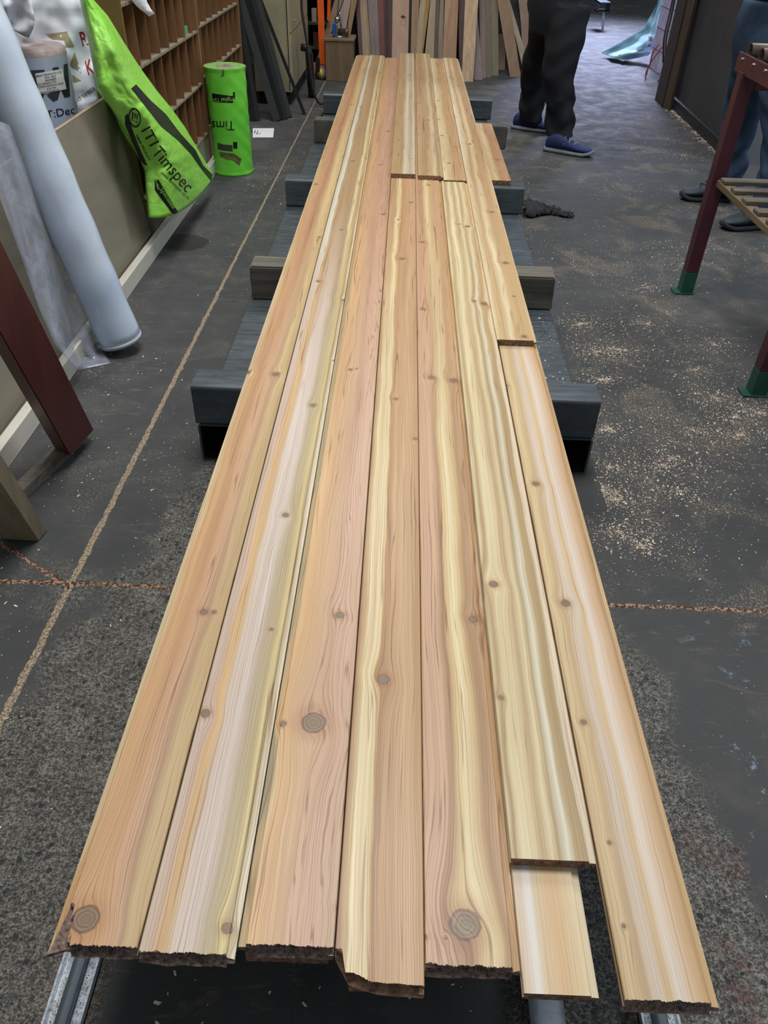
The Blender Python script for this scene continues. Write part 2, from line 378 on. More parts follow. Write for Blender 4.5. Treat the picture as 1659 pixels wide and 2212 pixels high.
# -------- cedar: bands across the board, bent round the knots
def knot_group():
    g = bpy.data.node_groups.new('knot', 'ShaderNodeTree')
    for n, k in (('u', 'INPUT'), ('v', 'INPUT'), ('ku', 'INPUT'), ('kv', 'INPUT'), ('r', 'INPUT'), ('wob', 'INPUT'), ('du', 'OUTPUT'), ('core', 'OUTPUT'), ('dist', 'OUTPUT')):
        g.interface.new_socket(n, in_out=k, socket_type='NodeSocketFloat')
    gi = g.nodes.new('NodeGroupInput'); go = g.nodes.new('NodeGroupOutput')
    def mt(op, a, b=None):
        x = g.nodes.new('ShaderNodeMath'); x.operation = op
        for i, v in enumerate((a, b)):
            if v is None: continue
            if isinstance(v, bpy.types.NodeSocket): g.links.new(v, x.inputs[i])
            else: x.inputs[i].default_value = v
        return x.outputs[0]
    I = gi.outputs
    dx = mt('SUBTRACT', I['u'], I['ku']); dy = mt('SUBTRACT', I['v'], I['kv'])     # metres
    a = mt('DIVIDE', dx, mt('MULTIPLY', I['r'], 2.3)); b = mt('DIVIDE', dy, mt('MULTIPLY', I['r'], 4.2))
    e = mt('EXPONENT', mt('MULTIPLY', mt('ADD', mt('MULTIPLY', a, a), mt('MULTIPLY', b, b)), -1.0))
    du0 = mt('MULTIPLY', mt('MULTIPLY', e, dx), -0.85)
    q1 = mt('DIVIDE', dy, mt('MULTIPLY', I['r'], 7.0)); q2 = mt('DIVIDE', dx, mt('MULTIPLY', I['r'], 4.5))
    e2 = mt('EXPONENT', mt('MULTIPLY', mt('ADD', mt('MULTIPLY', q1, q1), mt('MULTIPLY', q2, q2)), -1.0))
    jog = mt('MULTIPLY', mt('MULTIPLY', e2, mt('TANH', mt('DIVIDE', dy, mt('MULTIPLY', I['r'], 1.3)))), mt('MULTIPLY', I['r'], 0.42))
    du = mt('ADD', du0, jog)
    ex = mt('DIVIDE', dx, I['r']); ey = mt('DIVIDE', dy, mt('MULTIPLY', I['r'], 1.0))
    d = mt('ADD', mt('SQRT', mt('ADD', mt('MULTIPLY', ex, ex), mt('MULTIPLY', ey, ey))), I['wob'])
    mr = g.nodes.new('ShaderNodeMapRange'); mr.interpolation_type = 'SMOOTHSTEP'; g.links.new(d, mr.inputs[0])
    mr.inputs[1].default_value = 0.80; mr.inputs[2].default_value = 1.05; mr.inputs[3].default_value = 1; mr.inputs[4].default_value = 0
    g.links.new(du, go.inputs['du']); g.links.new(mr.outputs[0], go.inputs['core']); g.links.new(d, go.inputs['dist'])
    return g
KG = knot_group()
def cedar(name, near, far, knots, wdt, seed, N=26, warp=0.10, cath=None, lines=0.75, tone=1.0, split=(1.6, 4.0), xoff=0.0):
    t = NT(name); x = t.sep(t.obj()); U, V = x[0], x[1]
    lo = t.sub(t.noise(t.comb(t.mul(U, 4.0), t.mul(V, 0.9), seed), 1.0, 2, 0.5), 0.5)
    hi = t.sub(t.noise(t.comb(t.mul(U, 14.0), t.mul(V, 4.5), seed + 5), 1.0, 3, 0.55), 0.5)
    wob = t.mul(t.sub(t.noise(t.comb(t.mul(U, 60), t.mul(V, 60), seed), 1.0, 3, 0.6), 0.5), 0.45)
    u = t.add(U, t.add(t.mul(lo, warp * wdt * 2.2), t.mul(hi, warp * wdt * 1.1)))
    core = None; ringd = None
    for (ku, kv, r) in knots:
        q = t.n('ShaderNodeGroup'); q.node_tree = KG
        t.put(q.inputs['u'], U); t.put(q.inputs['v'], V); t.put(q.inputs['wob'], wob)
        q.inputs['ku'].default_value = ku; q.inputs['kv'].default_value = kv; q.inputs['r'].default_value = r
        u = t.add(u, q.outputs['du'])
        core = q.outputs['core'] if core is None else t.math('MAXIMUM', core, q.outputs['core'])
        ringd = q.outputs['dist'] if ringd is None else t.math('MINIMUM', ringd, q.outputs['dist'])
    un = t.math('DIVIDE', u, wdt)
    cn = t.ramp(un, [(p, rgb(*c)) for p, c in near])
    cf = t.ramp(un, [(p, rgb(*c)) for p, c in far])
    col = t.mix(t.ss(t.add(V, t.mul(lo, 1.0)), split[0], split[1]), cn, cf)
    # broad mottling
    mo = t.noise(t.comb(t.mul(u, 30), t.mul(V, 0.8), seed + 9), 1.0, 3, 0.6)
    col = t.mix(1.0, col, t.ramp(mo, [(0.25, (0.86, 0.80, 0.74, 1)), (0.5, (1, 1, 1, 1)), (0.75, (1.08, 1.08, 1.06, 1))]), 'MULTIPLY')
    # growth rings
    L = t.mul(un, float(N) * 0.85); L = t.add(L, t.mul(t.noise(t.comb(t.mul(un, 3.2), t.mul(V, 0.35), seed + 2), 1.0, 3, 0.55), 13.0))
    if cath:
        for (c0, c1, amp) in cath:
            msk = t.mul(t.ss(un, c0 - 0.08, c0 + 0.06), t.ss(un, c1 - 0.06, c1 + 0.08, 1, 0))
            fld = t.noise(t.comb(t.mul(U, 16.0), t.mul(V, 1.5), seed + 21), 1.0, 2, 0.45)
            L = t.add(L, t.mul(t.mul(msk, fld), amp))
    s = t.math('PINGPONG', L, 0.5)
    ln = t.ss(s, 0.36, 0.495)
    st = t.ss(t.noise(t.comb(t.mul(un, 9), t.mul(V, 0.5), seed + 3), 1.0, 2, 0.5), 0.28, 0.60, 0.35, 1.0)
    ln = t.mul(ln, st)
    fine = t.noise(t.comb(t.mul(un, 160), t.mul(V, 2.2), seed + 4), 1.0, 3, 0.6)
    col = t.mix(t.mul(ln, min(1.0, 1.25 * lines)), col, t.mix(1.0, col, (0.58, 0.44, 0.31, 1), 'MULTIPLY'))
    col = t.mix(t.ss(fine, 0.35, 0.75, 0, 0.42), col, t.mix(1.0, col, (0.72, 0.60, 0.48, 1), 'MULTIPLY'))
    if core is not None:
        halo = t.ss(ringd, 1.0, 2.6, 0.6, 0)
        col = t.mix(halo, col, t.mix(1.0, col, (0.80, 0.62, 0.50, 1), 'MULTIPLY'))
        rim = t.ss(t.math('ABSOLUTE', t.sub(ringd, 0.98)), 0.0, 0.18, 0.62, 0)
        rr = t.math('PINGPONG', t.mul(ringd, 3.2), 0.5)
        kc = t.mix(t.ss(rr, 0.1, 0.45), rgb(136, 102, 78), rgb(160, 128, 100))
        kc = t.mix(t.ss(ringd, 0.75, 0.15, 0, 0.75), kc, rgb(140, 120, 84))
        col = t.mix(core, col, kc); col = t.mix(rim, col, rgb(84, 58, 44))
    gm = t.n('ShaderNodeGamma'); t.put(gm.inputs[0], col); gm.inputs[1].default_value = 1.13; col = gm.outputs[0]; hs = t.n('ShaderNodeHueSaturation'); hs.inputs['Hue'].default_value = 0.508; hs.inputs['Saturation'].default_value = 0.86; hs.inputs['Value'].default_value = 0.96; t.put(hs.inputs['Color'], col); col = hs.outputs[0]
    if tone != 1.0: col = t.mix(1.0, col, (tone, tone, tone, 1), 'MULTIPLY')
    t.fin(col, t.ss(fine, 0.3, 0.7, 0.34, 0.48), 0, 0.42)
    und = t.noise(t.comb(t.mul(u, 26), t.mul(V, 6), seed + 30), 1.0, 2, 0.5)
    hgt = t.add(t.add(t.mul(ln, -0.12), t.mul(fine, 0.25)), t.mul(und, 2.2))
    if ringd is not None: hgt = t.add(hgt, t.ss(ringd, 0.3, 3.0, 1.3, 0))
    t.bump(hgt, 0.22, 0.0016); return t.m
M['endgrain'] = simple('rough_sawn_end', (132, 100, 80), 0.9, var=0.45, scale=90, bump=0.6)
M['charred'] = simple('furry_dark_end', (128, 108, 98), 0.95, var=0.5, scale=120, bump=0.8)

# ------------------------------------------------------------------ the setting
bm = bmesh.new(); grid(bm, [[(-4, -2, 0), (6, -2, 0)], [(-4, 24, 0), (6, 24, 0)]])
tag(link('floor', bm, M['floor']), kind='structure')
tag(link('wall_left', bbox((-1.98, -1.5, 0), (-1.86, 24, 3.2)), M['wallgrey']), kind='structure')
tag(link('wall_back', bbox((-1.86, 10.15, 0), (1.55, 10.35, 3.2)), M['brickdark']), kind='structure')
tag(link('wall_far', bbox((-1.86, 20, 0), (5.8, 20.2, 3.2)), M['wallgrey']), kind='structure')

# ------------------------------------------------------------------ trestles
def rrect(x0, z0, x1, z1, r, n=4):
    out = []
    for cx, cz, a0 in ((x1 - r, z1 - r, 0), (x0 + r, z1 - r, 90), (x0 + r, z0 + r, 180), (x1 - r, z0 + r, 270)):
        for k in range(n + 1):
            a = math.radians(a0 + 90 * k / n); out.append((cx + r * math.cos(a), cz + r * math.sin(a)))
    return out
def rhs(name, axis, lo, hi, a0, z0, a1, z1, wall=0.007, r=0.013, parent=None):
    """hollow section along axis ('x' or 'y')"""
    bm = bmesh.new(); o = rrect(a0, z0, a1, z1, r); i = rrect(a0 + wall, z0 + wall, a1 - wall, z1 - wall, max(r - wall, 0.003))
    mk = (lambda q, s: (s, q[0], q[1])) if axis == 'x' else (lambda q, s: (q[0], s, q[1]))
    R = [[bm.verts.new(mk(q, s)) for q in prof] for prof in (o, i) for s in (lo, hi)]
    n = len(o)
    for k in range(n):
        j = (k + 1) % n
        bm.faces.new((R[0][k], R[0][j], R[1][j], R[1][k]))
        f = bm.faces.new((R[2][j], R[2][k], R[3][k], R[3][j])); f.material_index = 1
        bm.faces.new((R[0][j], R[0][k], R[2][k], R[2][j])); bm.faces.new((R[1][k], R[1][j], R[3][j], R[3][k]))
    return link(name, bm, [M['steel'], M['steel_in']], parent, smooth=False)
tag(rhs('steel_beam', 'y', 2.10, 7.2, -0.635, 0.0, -0.445, 0.1445), 'long open-ended steel box beam lying on the floor under the left side of the boards', 'beam')
tag(rhs('steel_beam', 'y', 2.10, 7.2, 0.470, 0.0, 0.662, 0.1445), 'long open-ended steel box beam on the floor under the right side, X marks scratched on top', 'beam')
# scratched crosses on the right beam
rb = [o for o in C.objects if o.name == 'steel_beam.001'][0]
def scratch(pts):
    bmx = bmesh.new()
    for a, b in pts:
        a = P(*a, 0.1447); b = P(*b, 0.1447); beam(bmx, a, b, 0.0016, 0.0006, (b - a).cross(Vector((0, 0, 1))))
    return bmx
z8 = lambda x, y: (1050 + x / 5.72, 380 + y / 5.72)
link('scratch_marks', scratch([(z8(560, 1785), z8(830, 1785)), (z8(590, 1620), z8(770, 1620)), ((1162, 699), (1195, 735)), ((1195, 699), (1162, 735)), ((1150, 735), (1205, 735))]), M['darkline'], rb)
tag(rhs('steel_crossbeam', 'x', -0.638, 0.657, 2.094, 0.1455, 2.214, 0.2895), 'nearest blue-grey steel crossbeam, closest to the ragged board ends', 'beam', None)
tag(rhs('steel_crossbeam', 'x', -0.629, 0.673, 4.33, 0.1455, 4.45, 0.2895), 'steel crossbeam beside the black rag, middle one of the steel three', 'beam')
tag(rhs('steel_crossbeam', 'x', -0.627, 0.684, 6.60, 0.1455, 6.72, 0.2895), 'farthest steel crossbeam, next to the yellow caster wheel', 'beam')
def timber(y, x0, x1, d, label, mat, seed):
    random.seed(seed); bm = bmesh.new(); vs = box(bm, (x0, y, 0.1455), (x1, y + d, 0.2895))
    bmesh.ops.subdivide_edges(bm, edges=bm.edges, cuts=6, use_grid_fill=True)
    for v in bm.verts:
        k = noise.noise_vector(v.co * 9) * 0.006
        if v.co.z < 0.16 or v.co.z > 0.2885: k.z = min(0, k.z) if v.co.z > 0.2 else 0
        v.co += k * (1.6 if abs(v.co.x - x1) < 0.02 else 0.7)
    bevel_edges = [e for e in bm.edges if e.calc_face_angle(0) > 1.0]
    bmesh.ops.bevel(bm, geom=bevel_edges, offset=0.006, segments=2, affect='EDGES')
    return tag(link('timber_bearer', bm, mat), label, 'beam')
timber(3.085, -0.616, 0.664, 0.125, 'weathered grey timber bearer between the nearest and the middle steel crossbeams', M['old_timber'], 3)
timber(5.72, -0.612, 0.715, 0.12, 'dark weathered timber bearer between the middle and the farthest steel crossbeams', simple('dark_weathered', (82, 80, 74), 0.8, var=0.2, scale=12), 4)

# ------------------------------------------------------------------ cedar boards
LB, L0, L1 = 0.312, 0.334, 0.356          # top faces of the three layers
TH = 0.0205
def board(x0, x1, y0, y1, ztop, lip, label, near, far, knots, seed, ragged=0.0, notch=None, far_round=False, bow=None, group=None, skew=0.0, **kw):
    wdt = x1 - x0; kn = [(k[0] - x0, k[1], k[2]) for k in knots]
    mat = cedar('cedar_%d' % seed, near, far, kn, wdt, seed * 3.7, **kw)
    rnd = random.Random(seed); bm = bmesh.new()
    lw = 0.0115; t = TH; c = 0.0014
    nx = 80; a = lw if 'L' in lip else 0.0; b = wdt - (lw if 'R' in lip else 0.0)
    top = [(a + c + (b - a - 2 * c) * k / nx, 0.0) for k in range(nx + 1)]
    right = [(b, -c)] + ([(b, -0.0055), (wdt - 0.001, -0.0065), (wdt, -0.0075), (wdt, -0.0125), (b, -0.0135)] if 'R' in lip else [(b, -0.006), (b - 0.007, -0.0065), (b - 0.007, -0.0135), (b, -0.014)])
    bot = [(b, -t + c), (b - c, -t)] + [(b - (b - a) * k / 6, -t) for k in range(1, 6)] + [(a + c, -t), (a, -t + c)]
    left = ([(a, -0.0135), (0.0, -0.0125), (0.0, -0.0075), (0.001, -0.0065), (a, -0.0055)] if 'L' in lip else [(a, -0.014), (a + 0.007, -0.0135), (a + 0.007, -0.0065), (a, -0.006)]) + [(a, -c)]
    prof = top + right + bot + left
    ys = [y0, y0 + 0.012, y0 + 0.05] + [y0 + 0.05 + (y1 - y0 - 0.05) * (k / 24) for k in range(1, 25)]
    R = []
    for j, y in enumerate(ys):
        row = []
        for (px, pz) in prof:
            yy = y; zz = ztop + pz
            if j == 0:
                yy += skew * (px / wdt)
                if ragged:
                    yy += rnd.uniform(-1, 1) * ragged * 0.5 + noise.noise(Vector((px * 60, seed, pz * 40))) * ragged * 1.3 + pz * 0.42
                if notch: yy += notch(px / wdt, pz)
            elif j == 1 and notch: yy += max(0.0, notch(px / wdt, pz))
            elif j == 2 and notch: yy += max(0.0, notch(px / wdt, pz))
            if bow: zz += bow(y)
            row.append(bm.verts.new((px, yy, zz)))
        R.append(row)
    n = len(prof)
    for p, q in zip(R, R[1:]):
        for k in range(n): bm.faces.new((p[k], p[(k + 1) % n], q[(k + 1) % n], q[k]))
    # near end as a strip fan between top and bottom
    ce = bm.verts.new((wdt / 2, sum(v.co.y for v in R[0]) / n + (0.004 if ragged else 0), ztop - t / 2))
    for k in range(n): f = bm.faces.new((R[0][(k + 1) % n], R[0][k], ce)); f.material_index = 1
    f = bm.faces.new(R[-1]); f.material_index = 1
    if ragged > 0.001:                                    # torn fibres standing off the saw cut
        for k in range(520):
            px = rnd.uniform(a, b); pz = -rnd.uniform(0.0005, t); ln_ = rnd.uniform(0.001, 0.004); i = min(range(nx + 1), key=lambda q: abs(top[q][0] - px))
            yb = R[0][i].co.y + pz * 0.42 + 0.002
            s = rnd.uniform(0.0002, 0.0007); zz = ztop + pz + (bow(y0) if bow else 0)
            v = [bm.verts.new((px - s, yb, zz)), bm.verts.new((px + s, yb, zz)), bm.verts.new((px, yb, zz - s * 1.4)), bm.verts.new((px + rnd.uniform(-.002, .002), yb - ln_, zz - rnd.uniform(-.0005, .003)))]
            for q in ((0, 1, 3), (1, 2, 3), (2, 0, 3)): bm.faces.new([v[m_] for m_ in q]).material_index = 1
    o = link('cedar_board', bm, [mat, M['charred'] if ragged > 0.001 else M['endgrain']])
    o.location = (x0, 0, 0)
    return tag(o, label, 'board', group)
def K(lst, z): return [(P(x, y, z).x, P(x, y, z).y, r) for x, y, r in lst]

cr = (230, 211, 166); wt = (226, 212, 196); tan = (208, 166, 116); orng = (210, 160, 104); pink = (210, 164, 128); brn = (176, 126, 78); olv = (190, 160, 108)
board(-0.4600, -0.3335, 0.442, 8.15, L0, 'L', 'leftmost cedar board, broken corner knot at its near end', 
      [(0.0, (222, 196, 158)), (0.09, (218, 190, 146)), (0.14, orng), (0.45, (212, 160, 112)), (0.62, pink), (0.72, (190, 150, 112)), (0.80, (212, 180, 128)), (1.0, (204, 170, 118))],
      [(0.0, cr), (0.12, orng), (0.35, (204, 150, 104)), (0.5, (190, 132, 86)), (0.6, (206, 160, 110)), (0.75, (224, 192, 136)), (1.0, (210, 172, 112))],
      K([(185, 1985, .019), (440, 1322, .008), (463, 1322, .005), (597, 808, .011), (537, 800, .009), (683, 398, .009), (690, 512, .007), (757, 225, .010), (740, 160, .009)], L0), 1,
      ragged=0.0028, N=30, cath=[(0.74, 1.05, 5.0)], notch=lambda u, z: (0.0 if u < 0.088 else 0.056 * max(0.0, min(1.0, (0.225 - u + 0.018 * math.sin(u * 150)) / 0.075)) * (1.0 if z > -0.012 else 0.5)) - (0.010 if u < 0.088 else 0))
board(-0.3305, -0.1935, 0.437, 8.17, L0 + 0.0006, 'R', 'second cedar board from the left, wide pale pink streak down its middle',
      [(0.0, (212, 190, 176)), (0.12, (216, 184, 160)), (0.2, (224, 176, 108)), (0.27, (214, 178, 132)), (0.36, (228, 212, 202)), (0.55, (222, 206, 196)), (0.66, (200, 180, 148)), (0.78, (196, 176, 128)), (0.86, (226, 204, 140)), (0.91, (190, 168, 118)), (1.0, (232, 220, 198))],
      [(0.0, (214, 204, 184)), (0.14, (230, 224, 206)), (0.22, (196, 160, 116)), (0.5, (192, 152, 104)), (0.68, (186, 150, 106)), (0.78, (236, 220, 172)), (0.84, (212, 176, 112)), (0.92, (206, 170, 118)), (1.0, (228, 210, 170))],
      K([(444, 1541, .009), (587, 1360, .004), (617, 1113, .008), (677, 876, .008), (688, 608, .008), (738, 497, .007), (743, 645, .008), (762, 348, .008), (781, 232, .007), (720, 775, .004), (490, 2005, .008), (808, 155, .008)], L0), 2,
      ragged=0.0024, N=34, cath=[(0.6, 0.9, 2.5)], warp=0.08)
board(-0.1915, -0.0540, 0.452, 8.05, L0 + 0.0022, 'L', 'third cedar board from the left, one large round knot near its front end',
      [(0.0, (170, 160, 128)), (0.10, (214, 178, 126)), (0.18, (222, 172, 112)), (0.42, (212, 168, 122)), (0.6, (214, 170, 138)), (0.8, (216, 172, 146)), (1.0, (210, 172, 138))],
      [(0.0, (200, 160, 110)), (0.15, (216, 164, 108)), (0.4, (206, 158, 118)), (0.7, (208, 158, 126)), (1.0, (196, 144, 108))],
      K([(677, 1563, .021), (734, 1330, .009), (612, 1565, .006), (757, 800, .007), (771, 798, .004), (828, 464, .010), (822, 357, .009), (735, 1960, .006), (838, 285, .008)], L0), 3,
      ragged=0.0024, N=24, cath=[(0.5, 1.05, 7.0)], warp=0.12)
board(-0.0520, 0.0760, 0.412, 8.0, L0, '', 'fourth cedar board from the left, cream sapwood stripe near its left edge',
      [(0.0, (172, 122, 76)), (0.08, (214, 180, 122)), (0.14, (236, 218, 176)), (0.22, (226, 196, 142)), (0.27, (236, 220, 178)), (0.345, (228, 200, 140)), (0.39, (182, 130, 76)), (0.52, (206, 160, 108)), (0.75, (210, 168, 120)), (1.0, (196, 148, 92))],
      [(0.0, (206, 160, 112)), (0.2, (196, 148, 96)), (0.34, (238, 216, 162)), (0.48, (196, 142, 88)), (0.7, (206, 160, 112)), (1.0, (206, 160, 118))],
      K([(828, 1468, .011), (855, 862, .007), (868, 559, .011), (888, 437, .009), (897, 948, .006), (860, 475, .006)], L0), 4, ragged=0.0008, N=24, skew=-0.004,
      notch=lambda u, z: 0.030 * max(0, min(1, (0.13 - u) / 0.05)) + 0.010 * max(0, min(1, (0.42 - u) / 0.2)) + (0.0022 * noise.noise(Vector((u * 70, z * 50, 2))) if u < .4 else 0))
board(0.0775, 0.2130, 0.436, 8.0, L0 + 0.0004, 'R', 'fifth cedar board from the left, fist-sized knot right at its ragged near end',
      [(0.0, (208, 162, 126)), (0.28, (210, 166, 132)), (0.38, (176, 126, 78)), (0.46, (218, 186, 130)), (0.56, (234, 216, 170)), (0.68, (222, 188, 130)), (0.76, (186, 142, 92)), (0.90, (208, 166, 120)), (0.93, (206, 150, 84)), (1.0, (230, 208, 180))],
      [(0.0, (208, 162, 124)), (0.22, (196, 142, 92)), (0.38, (236, 212, 158)), (0.5, (214, 174, 118)), (0.7, (206, 160, 114)), (0.92, (212, 168, 120)), (0.94, (214, 154, 80)), (1.0, (214, 160, 96))],
      K([(1005, 1998, .022), (1023, 1338, .009), (932, 816, .010), (980, 822, .012), (914, 668, .009), (912, 523, .009), (926, 400, .008), (918, 2023, .0035), (962, 2025, .003)], L0), 5,
      ragged=0.0026, N=26, cath=[(0.75, 0.92, 4.0)], warp=0.10)
board(0.2135, 0.3190, 0.404, 6.3, L0, 'R', 'cedar board lying under the short raised one, clean square near end',
      [(0.0, (214, 184, 150)), (0.12, (222, 204, 186)), (0.22, (236, 232, 226)), (0.32, (224, 198, 160)), (0.55, (218, 174, 120)), (0.8, (226, 200, 156)), (1.0, (226, 208, 178))],
      [(0.0, tan), (0.5, cr), (1.0, tan)], [], 6, N=36, lines=0.3, warp=0.05)
board(0.2110, 0.3440, 0.583, 4.155, L1, 'R', 'short cedar board raised on top, near the right side, pale bluish sheen coloured in as a streak',
      [(0.0, (224, 206, 160)), (0.08, (186, 150, 100)), (0.16, (232, 216, 168)), (0.28, (222, 200, 156)), (0.42, (196, 164, 116)), (0.52, (226, 208, 164)), (0.60, (190, 160, 110)), (0.655, (212, 204, 180)), (0.70, (230, 222, 198)), (0.78, (188, 156, 100)), (0.88, (182, 152, 104)), (0.92, (226, 208, 178)), (1.0, (230, 210, 186))],  # pale stripe right of centre is skylight sheen put into the wood colour
      [(0.0, (236, 224, 180)), (0.12, (198, 158, 106)), (0.25, (236, 222, 178)), (0.38, (204, 168, 116)), (0.52, (234, 220, 176)), (0.6, (196, 156, 104)), (0.7, (232, 212, 164)), (0.85, (206, 160, 106)), (1.0, (226, 200, 150))],
      K([(1066, 1262, .010), (1046, 656, .012), (1010, 489, .011), (1082, 1507, .005), (992, 484, .006), (1025, 650, .007)], L1), 7, N=30, warp=0.09, lines=0.5, cath=[(0.0, 0.2, 1.5)])
board(0.3525, 0.4835, 0.402, 6.3, L0, 'R', 'rightmost cedar board at the front, slightly apart from the others',
      [(0.0, (206, 170, 122)), (0.1, (222, 198, 150)), (0.22, (204, 170, 124)), (0.38, (222, 206, 190)), (0.50, (218, 184, 136)), (0.60, (230, 216, 204)), (0.74, (222, 190, 158)), (0.86, (212, 168, 116)), (0.90, (190, 150, 100)), (1.0, (220, 184, 130))],
      [(0.0, (206, 176, 120)), (0.15, (216, 188, 134)), (0.3, (206, 168, 112)), (0.45, (214, 184, 136)), (0.6, (206, 162, 108)), (0.75, (214, 168, 110)), (1.0, (222, 176, 116))],
      K([(1222, 1303, .010), (1157, 1045, .009), (1093, 832, .005), (1316, 1820, .0035), (1347, 2000, .0035), (1260, 1560, .006)], L0), 8, ragged=0.0018, N=38, lines=0.6, warp=0.09)
board(0.3440, 0.4780, 2.362, 8.02, L1, 'R', 'upper cedar board on the far right side, cut end facing the camera',
      [(0.0, (232, 214, 172)), (0.12, (218, 186, 136)), (0.25, (206, 164, 112)), (0.42, (234, 218, 176)), (0.55, (214, 178, 126)), (0.75, (204, 164, 110)), (0.92, (212, 176, 120)), (1.0, (226, 196, 146))],
      [(0.0, (236, 222, 192)), (0.2, (230, 208, 164)), (0.3, (204, 160, 110)), (0.48, (232, 208, 160)), (0.62, (204, 158, 108)), (0.85, (200, 158, 112)), (1.0, (224, 200, 156))],
      K([(1132, 727, .009), (1092, 568, .011), (1062, 458, .009), (1014, 311, .010), (978, 170, .008), (1110, 640, .005), (990, 185, .007)], L1), 9, N=26, cath=[(0.7, 1.0, 3.0)], warp=0.11, split=(3, 5))
board(-0.0545, 0.0750, 4.268, 8.20, L1, '', 'upper cedar board left of centre at the far end, tan with a pale right edge',
      [(0.0, (196, 158, 104)), (0.35, (190, 150, 96)), (0.55, (206, 176, 128)), (0.7, (232, 220, 188)), (0.85, (206, 188, 156)), (1.0, (224, 210, 176))],
      [(0.0, (196, 160, 108)), (0.4, (194, 156, 104)), (0.6, (222, 210, 184)), (0.8, (196, 172, 140)), (1.0, (222, 208, 178))],
      K([(884, 162, .008), (890, 342, .005)], L1), 10, N=30, warp=0.05)
board(0.0900, 0.2230, 4.252, 8.22, L1, 'R', 'upper cedar board right of centre at the far end, wavy brown stripes',
      [(0.0, (204, 168, 118)), (0.2, (196, 154, 104)), (0.38, (224, 200, 152)), (0.5, (196, 154, 106)), (0.65, (226, 204, 158)), (0.8, (194, 152, 104)), (1.0, (222, 196, 150))],
      [(0.0, (206, 170, 122)), (0.3, (192, 150, 104)), (0.5, (202, 164, 118)), (0.7, (224, 198, 152)), (0.85, (190, 150, 108)), (1.0, (214, 184, 140))],
      K([(925, 259, .008), (903, 222, .006), (905, 290, .006)], L1), 11, N=24, warp=0.14)
board(0.2240, 0.3420, 4.19, 7.98, L1 - 0.002, '', 'upper cedar board butted against the far end of the short raised one',
      [(0.0, (232, 214, 166)), (0.2, (226, 200, 146)), (0.4, (204, 160, 106)), (0.6, (214, 174, 120)), (0.8, (206, 152, 98)), (1.0, (214, 160, 106))],
      [(0.0, (234, 216, 172)), (0.25, (226, 200, 150)), (0.5, (206, 164, 112)), (0.8, (206, 156, 104)), (1.0, (222, 182, 130))],
      K([(970, 352, .009), (955, 292, .009), (948, 257, .008), (947, 217, .008), (983, 316, .006)], L1), 12, N=22, warp=0.14)
# lower layer, mostly hidden
for i, (x0, x1, y0, y1, lb) in enumerate(((-0.452, -0.330, 0.448, 7.9, 'bottom-layer cedar board under the leftmost one'), (-0.182, -0.062, 0.446, 7.9, 'bottom-layer cedar board under the third from the left'),
                              (-0.030, 0.066, 0.412, 7.9, 'bottom-layer cedar board under the fourth from the left'), (0.095, 0.205, 0.47, 7.9, 'bottom-layer cedar board under the fifth from the left'),
                              (0.215, 0.305, 0.50, 7.9, 'bottom-layer cedar board under the one with the square near end'), (0.362, 0.470, 0.47, 7.9, 'bottom-layer cedar board under the rightmost front one'), (-0.31, -0.205, 0.5, 7.9, 'bottom-layer cedar board under the second from the left'))):
    board(x0, x1, y0, y1, LB - 0.0004, '', lb, [(0, tan), (1, orng)], [(0, tan), (1, orng)], [], 20 + i, N=20)
# far boards under the upper ones
board(0.472, 0.60, 4.37, 5.7, L0 - 0.022, '', 'loose cedar offcut on the far crossbeam, sticking out on the right', 
      [(0, (198, 150, 104)), (0.4, (226, 196, 146)), (0.6, (190, 138, 96)), (1, (206, 160, 116))], [(0, (198, 150, 104)), (0.4, (226, 196, 146)), (0.6, (190, 138, 96)), (1, (206, 160, 116))],
      K([(1075, 345, .009)], L0 - 0.022), 40, N=18)

# ------------------------------------------------------------------ rails at the bottom of the picture
def rail(xc, y0, y1, label):
    r = empty('guide_rail', (xc, (y0 + y1) / 2, 0), label, 'rail')
    bm = bmesh.new(); box(bm, (xc - .033, y0, 0.0005), (xc + .033, y1, .006)); box(bm, (xc - .033, y0, .0005), (xc - .029, y1, .022)); box(bm, (xc + .029, y0, .0005), (xc + .033, y1, .022))
    link('channel', bm, M['galv'], r)
    bm = bmesh.new(); tube(bm, [(xc, y0, .020), (xc, y1, .020)], .012, 20); link('rod', bm, M['rod'], r, True)
    return r
rail(-0.5165, 0.05, 1.9, 'polished rod in a galvanised channel on the floor, at the left below the boards')
rail(0.502, 0.05, 1.9, 'polished rod in a galvanised channel on the floor, at the right below the boards')
bm = bmesh.new(); tube(bm, [(0.305, 0.30, .03), (0.305, 1.7, .03)], .03, 24)
tag(link('steel_pipe', bm, M['galv'], smooth=True), 'dull steel pipe on the floor in the shade under the board ends', 'pipe')

# ------------------------------------------------------------------ left side: kerb, plywood, posts
bm = bbox((-1.297, 1.55, 0.0), (-1.260, 5.85, 0.078), 0.002, 1)
tag(link('timber_batten', bm, M['whitewood']), 'long white-painted batten on the floor along the foot of the plywood sheet', 'batten')
bm = bmesh.new(); 
PT = QX(235, 205, -1.40)
_v = [bm.verts.new(q) for y in (0.6, 4.072) for q in ((-1.334, y, 0.001), (-1.318, y, 0.001), (-1.394, y, PT.z), (-1.410, y, PT.z))]
for q in ((0, 1, 2, 3), (4, 7, 6, 5), (0, 4, 5, 1), (1, 5, 6, 2), (2, 6, 7, 3), (3, 7, 4, 0)): bm.faces.new([_v[i] for i in q])
ply = tag(link('plywood_sheet', bm, M['ply']), 'dusty plywood sheet standing on edge behind the white batten', 'sheet')
link('sheet_edge', bbox((-1.410, 0.6, PT.z + .0002), (-1.393, 4.072, PT.z + .0012)), simple('raw_ply_edge', (176, 152, 128), 0.7), ply)
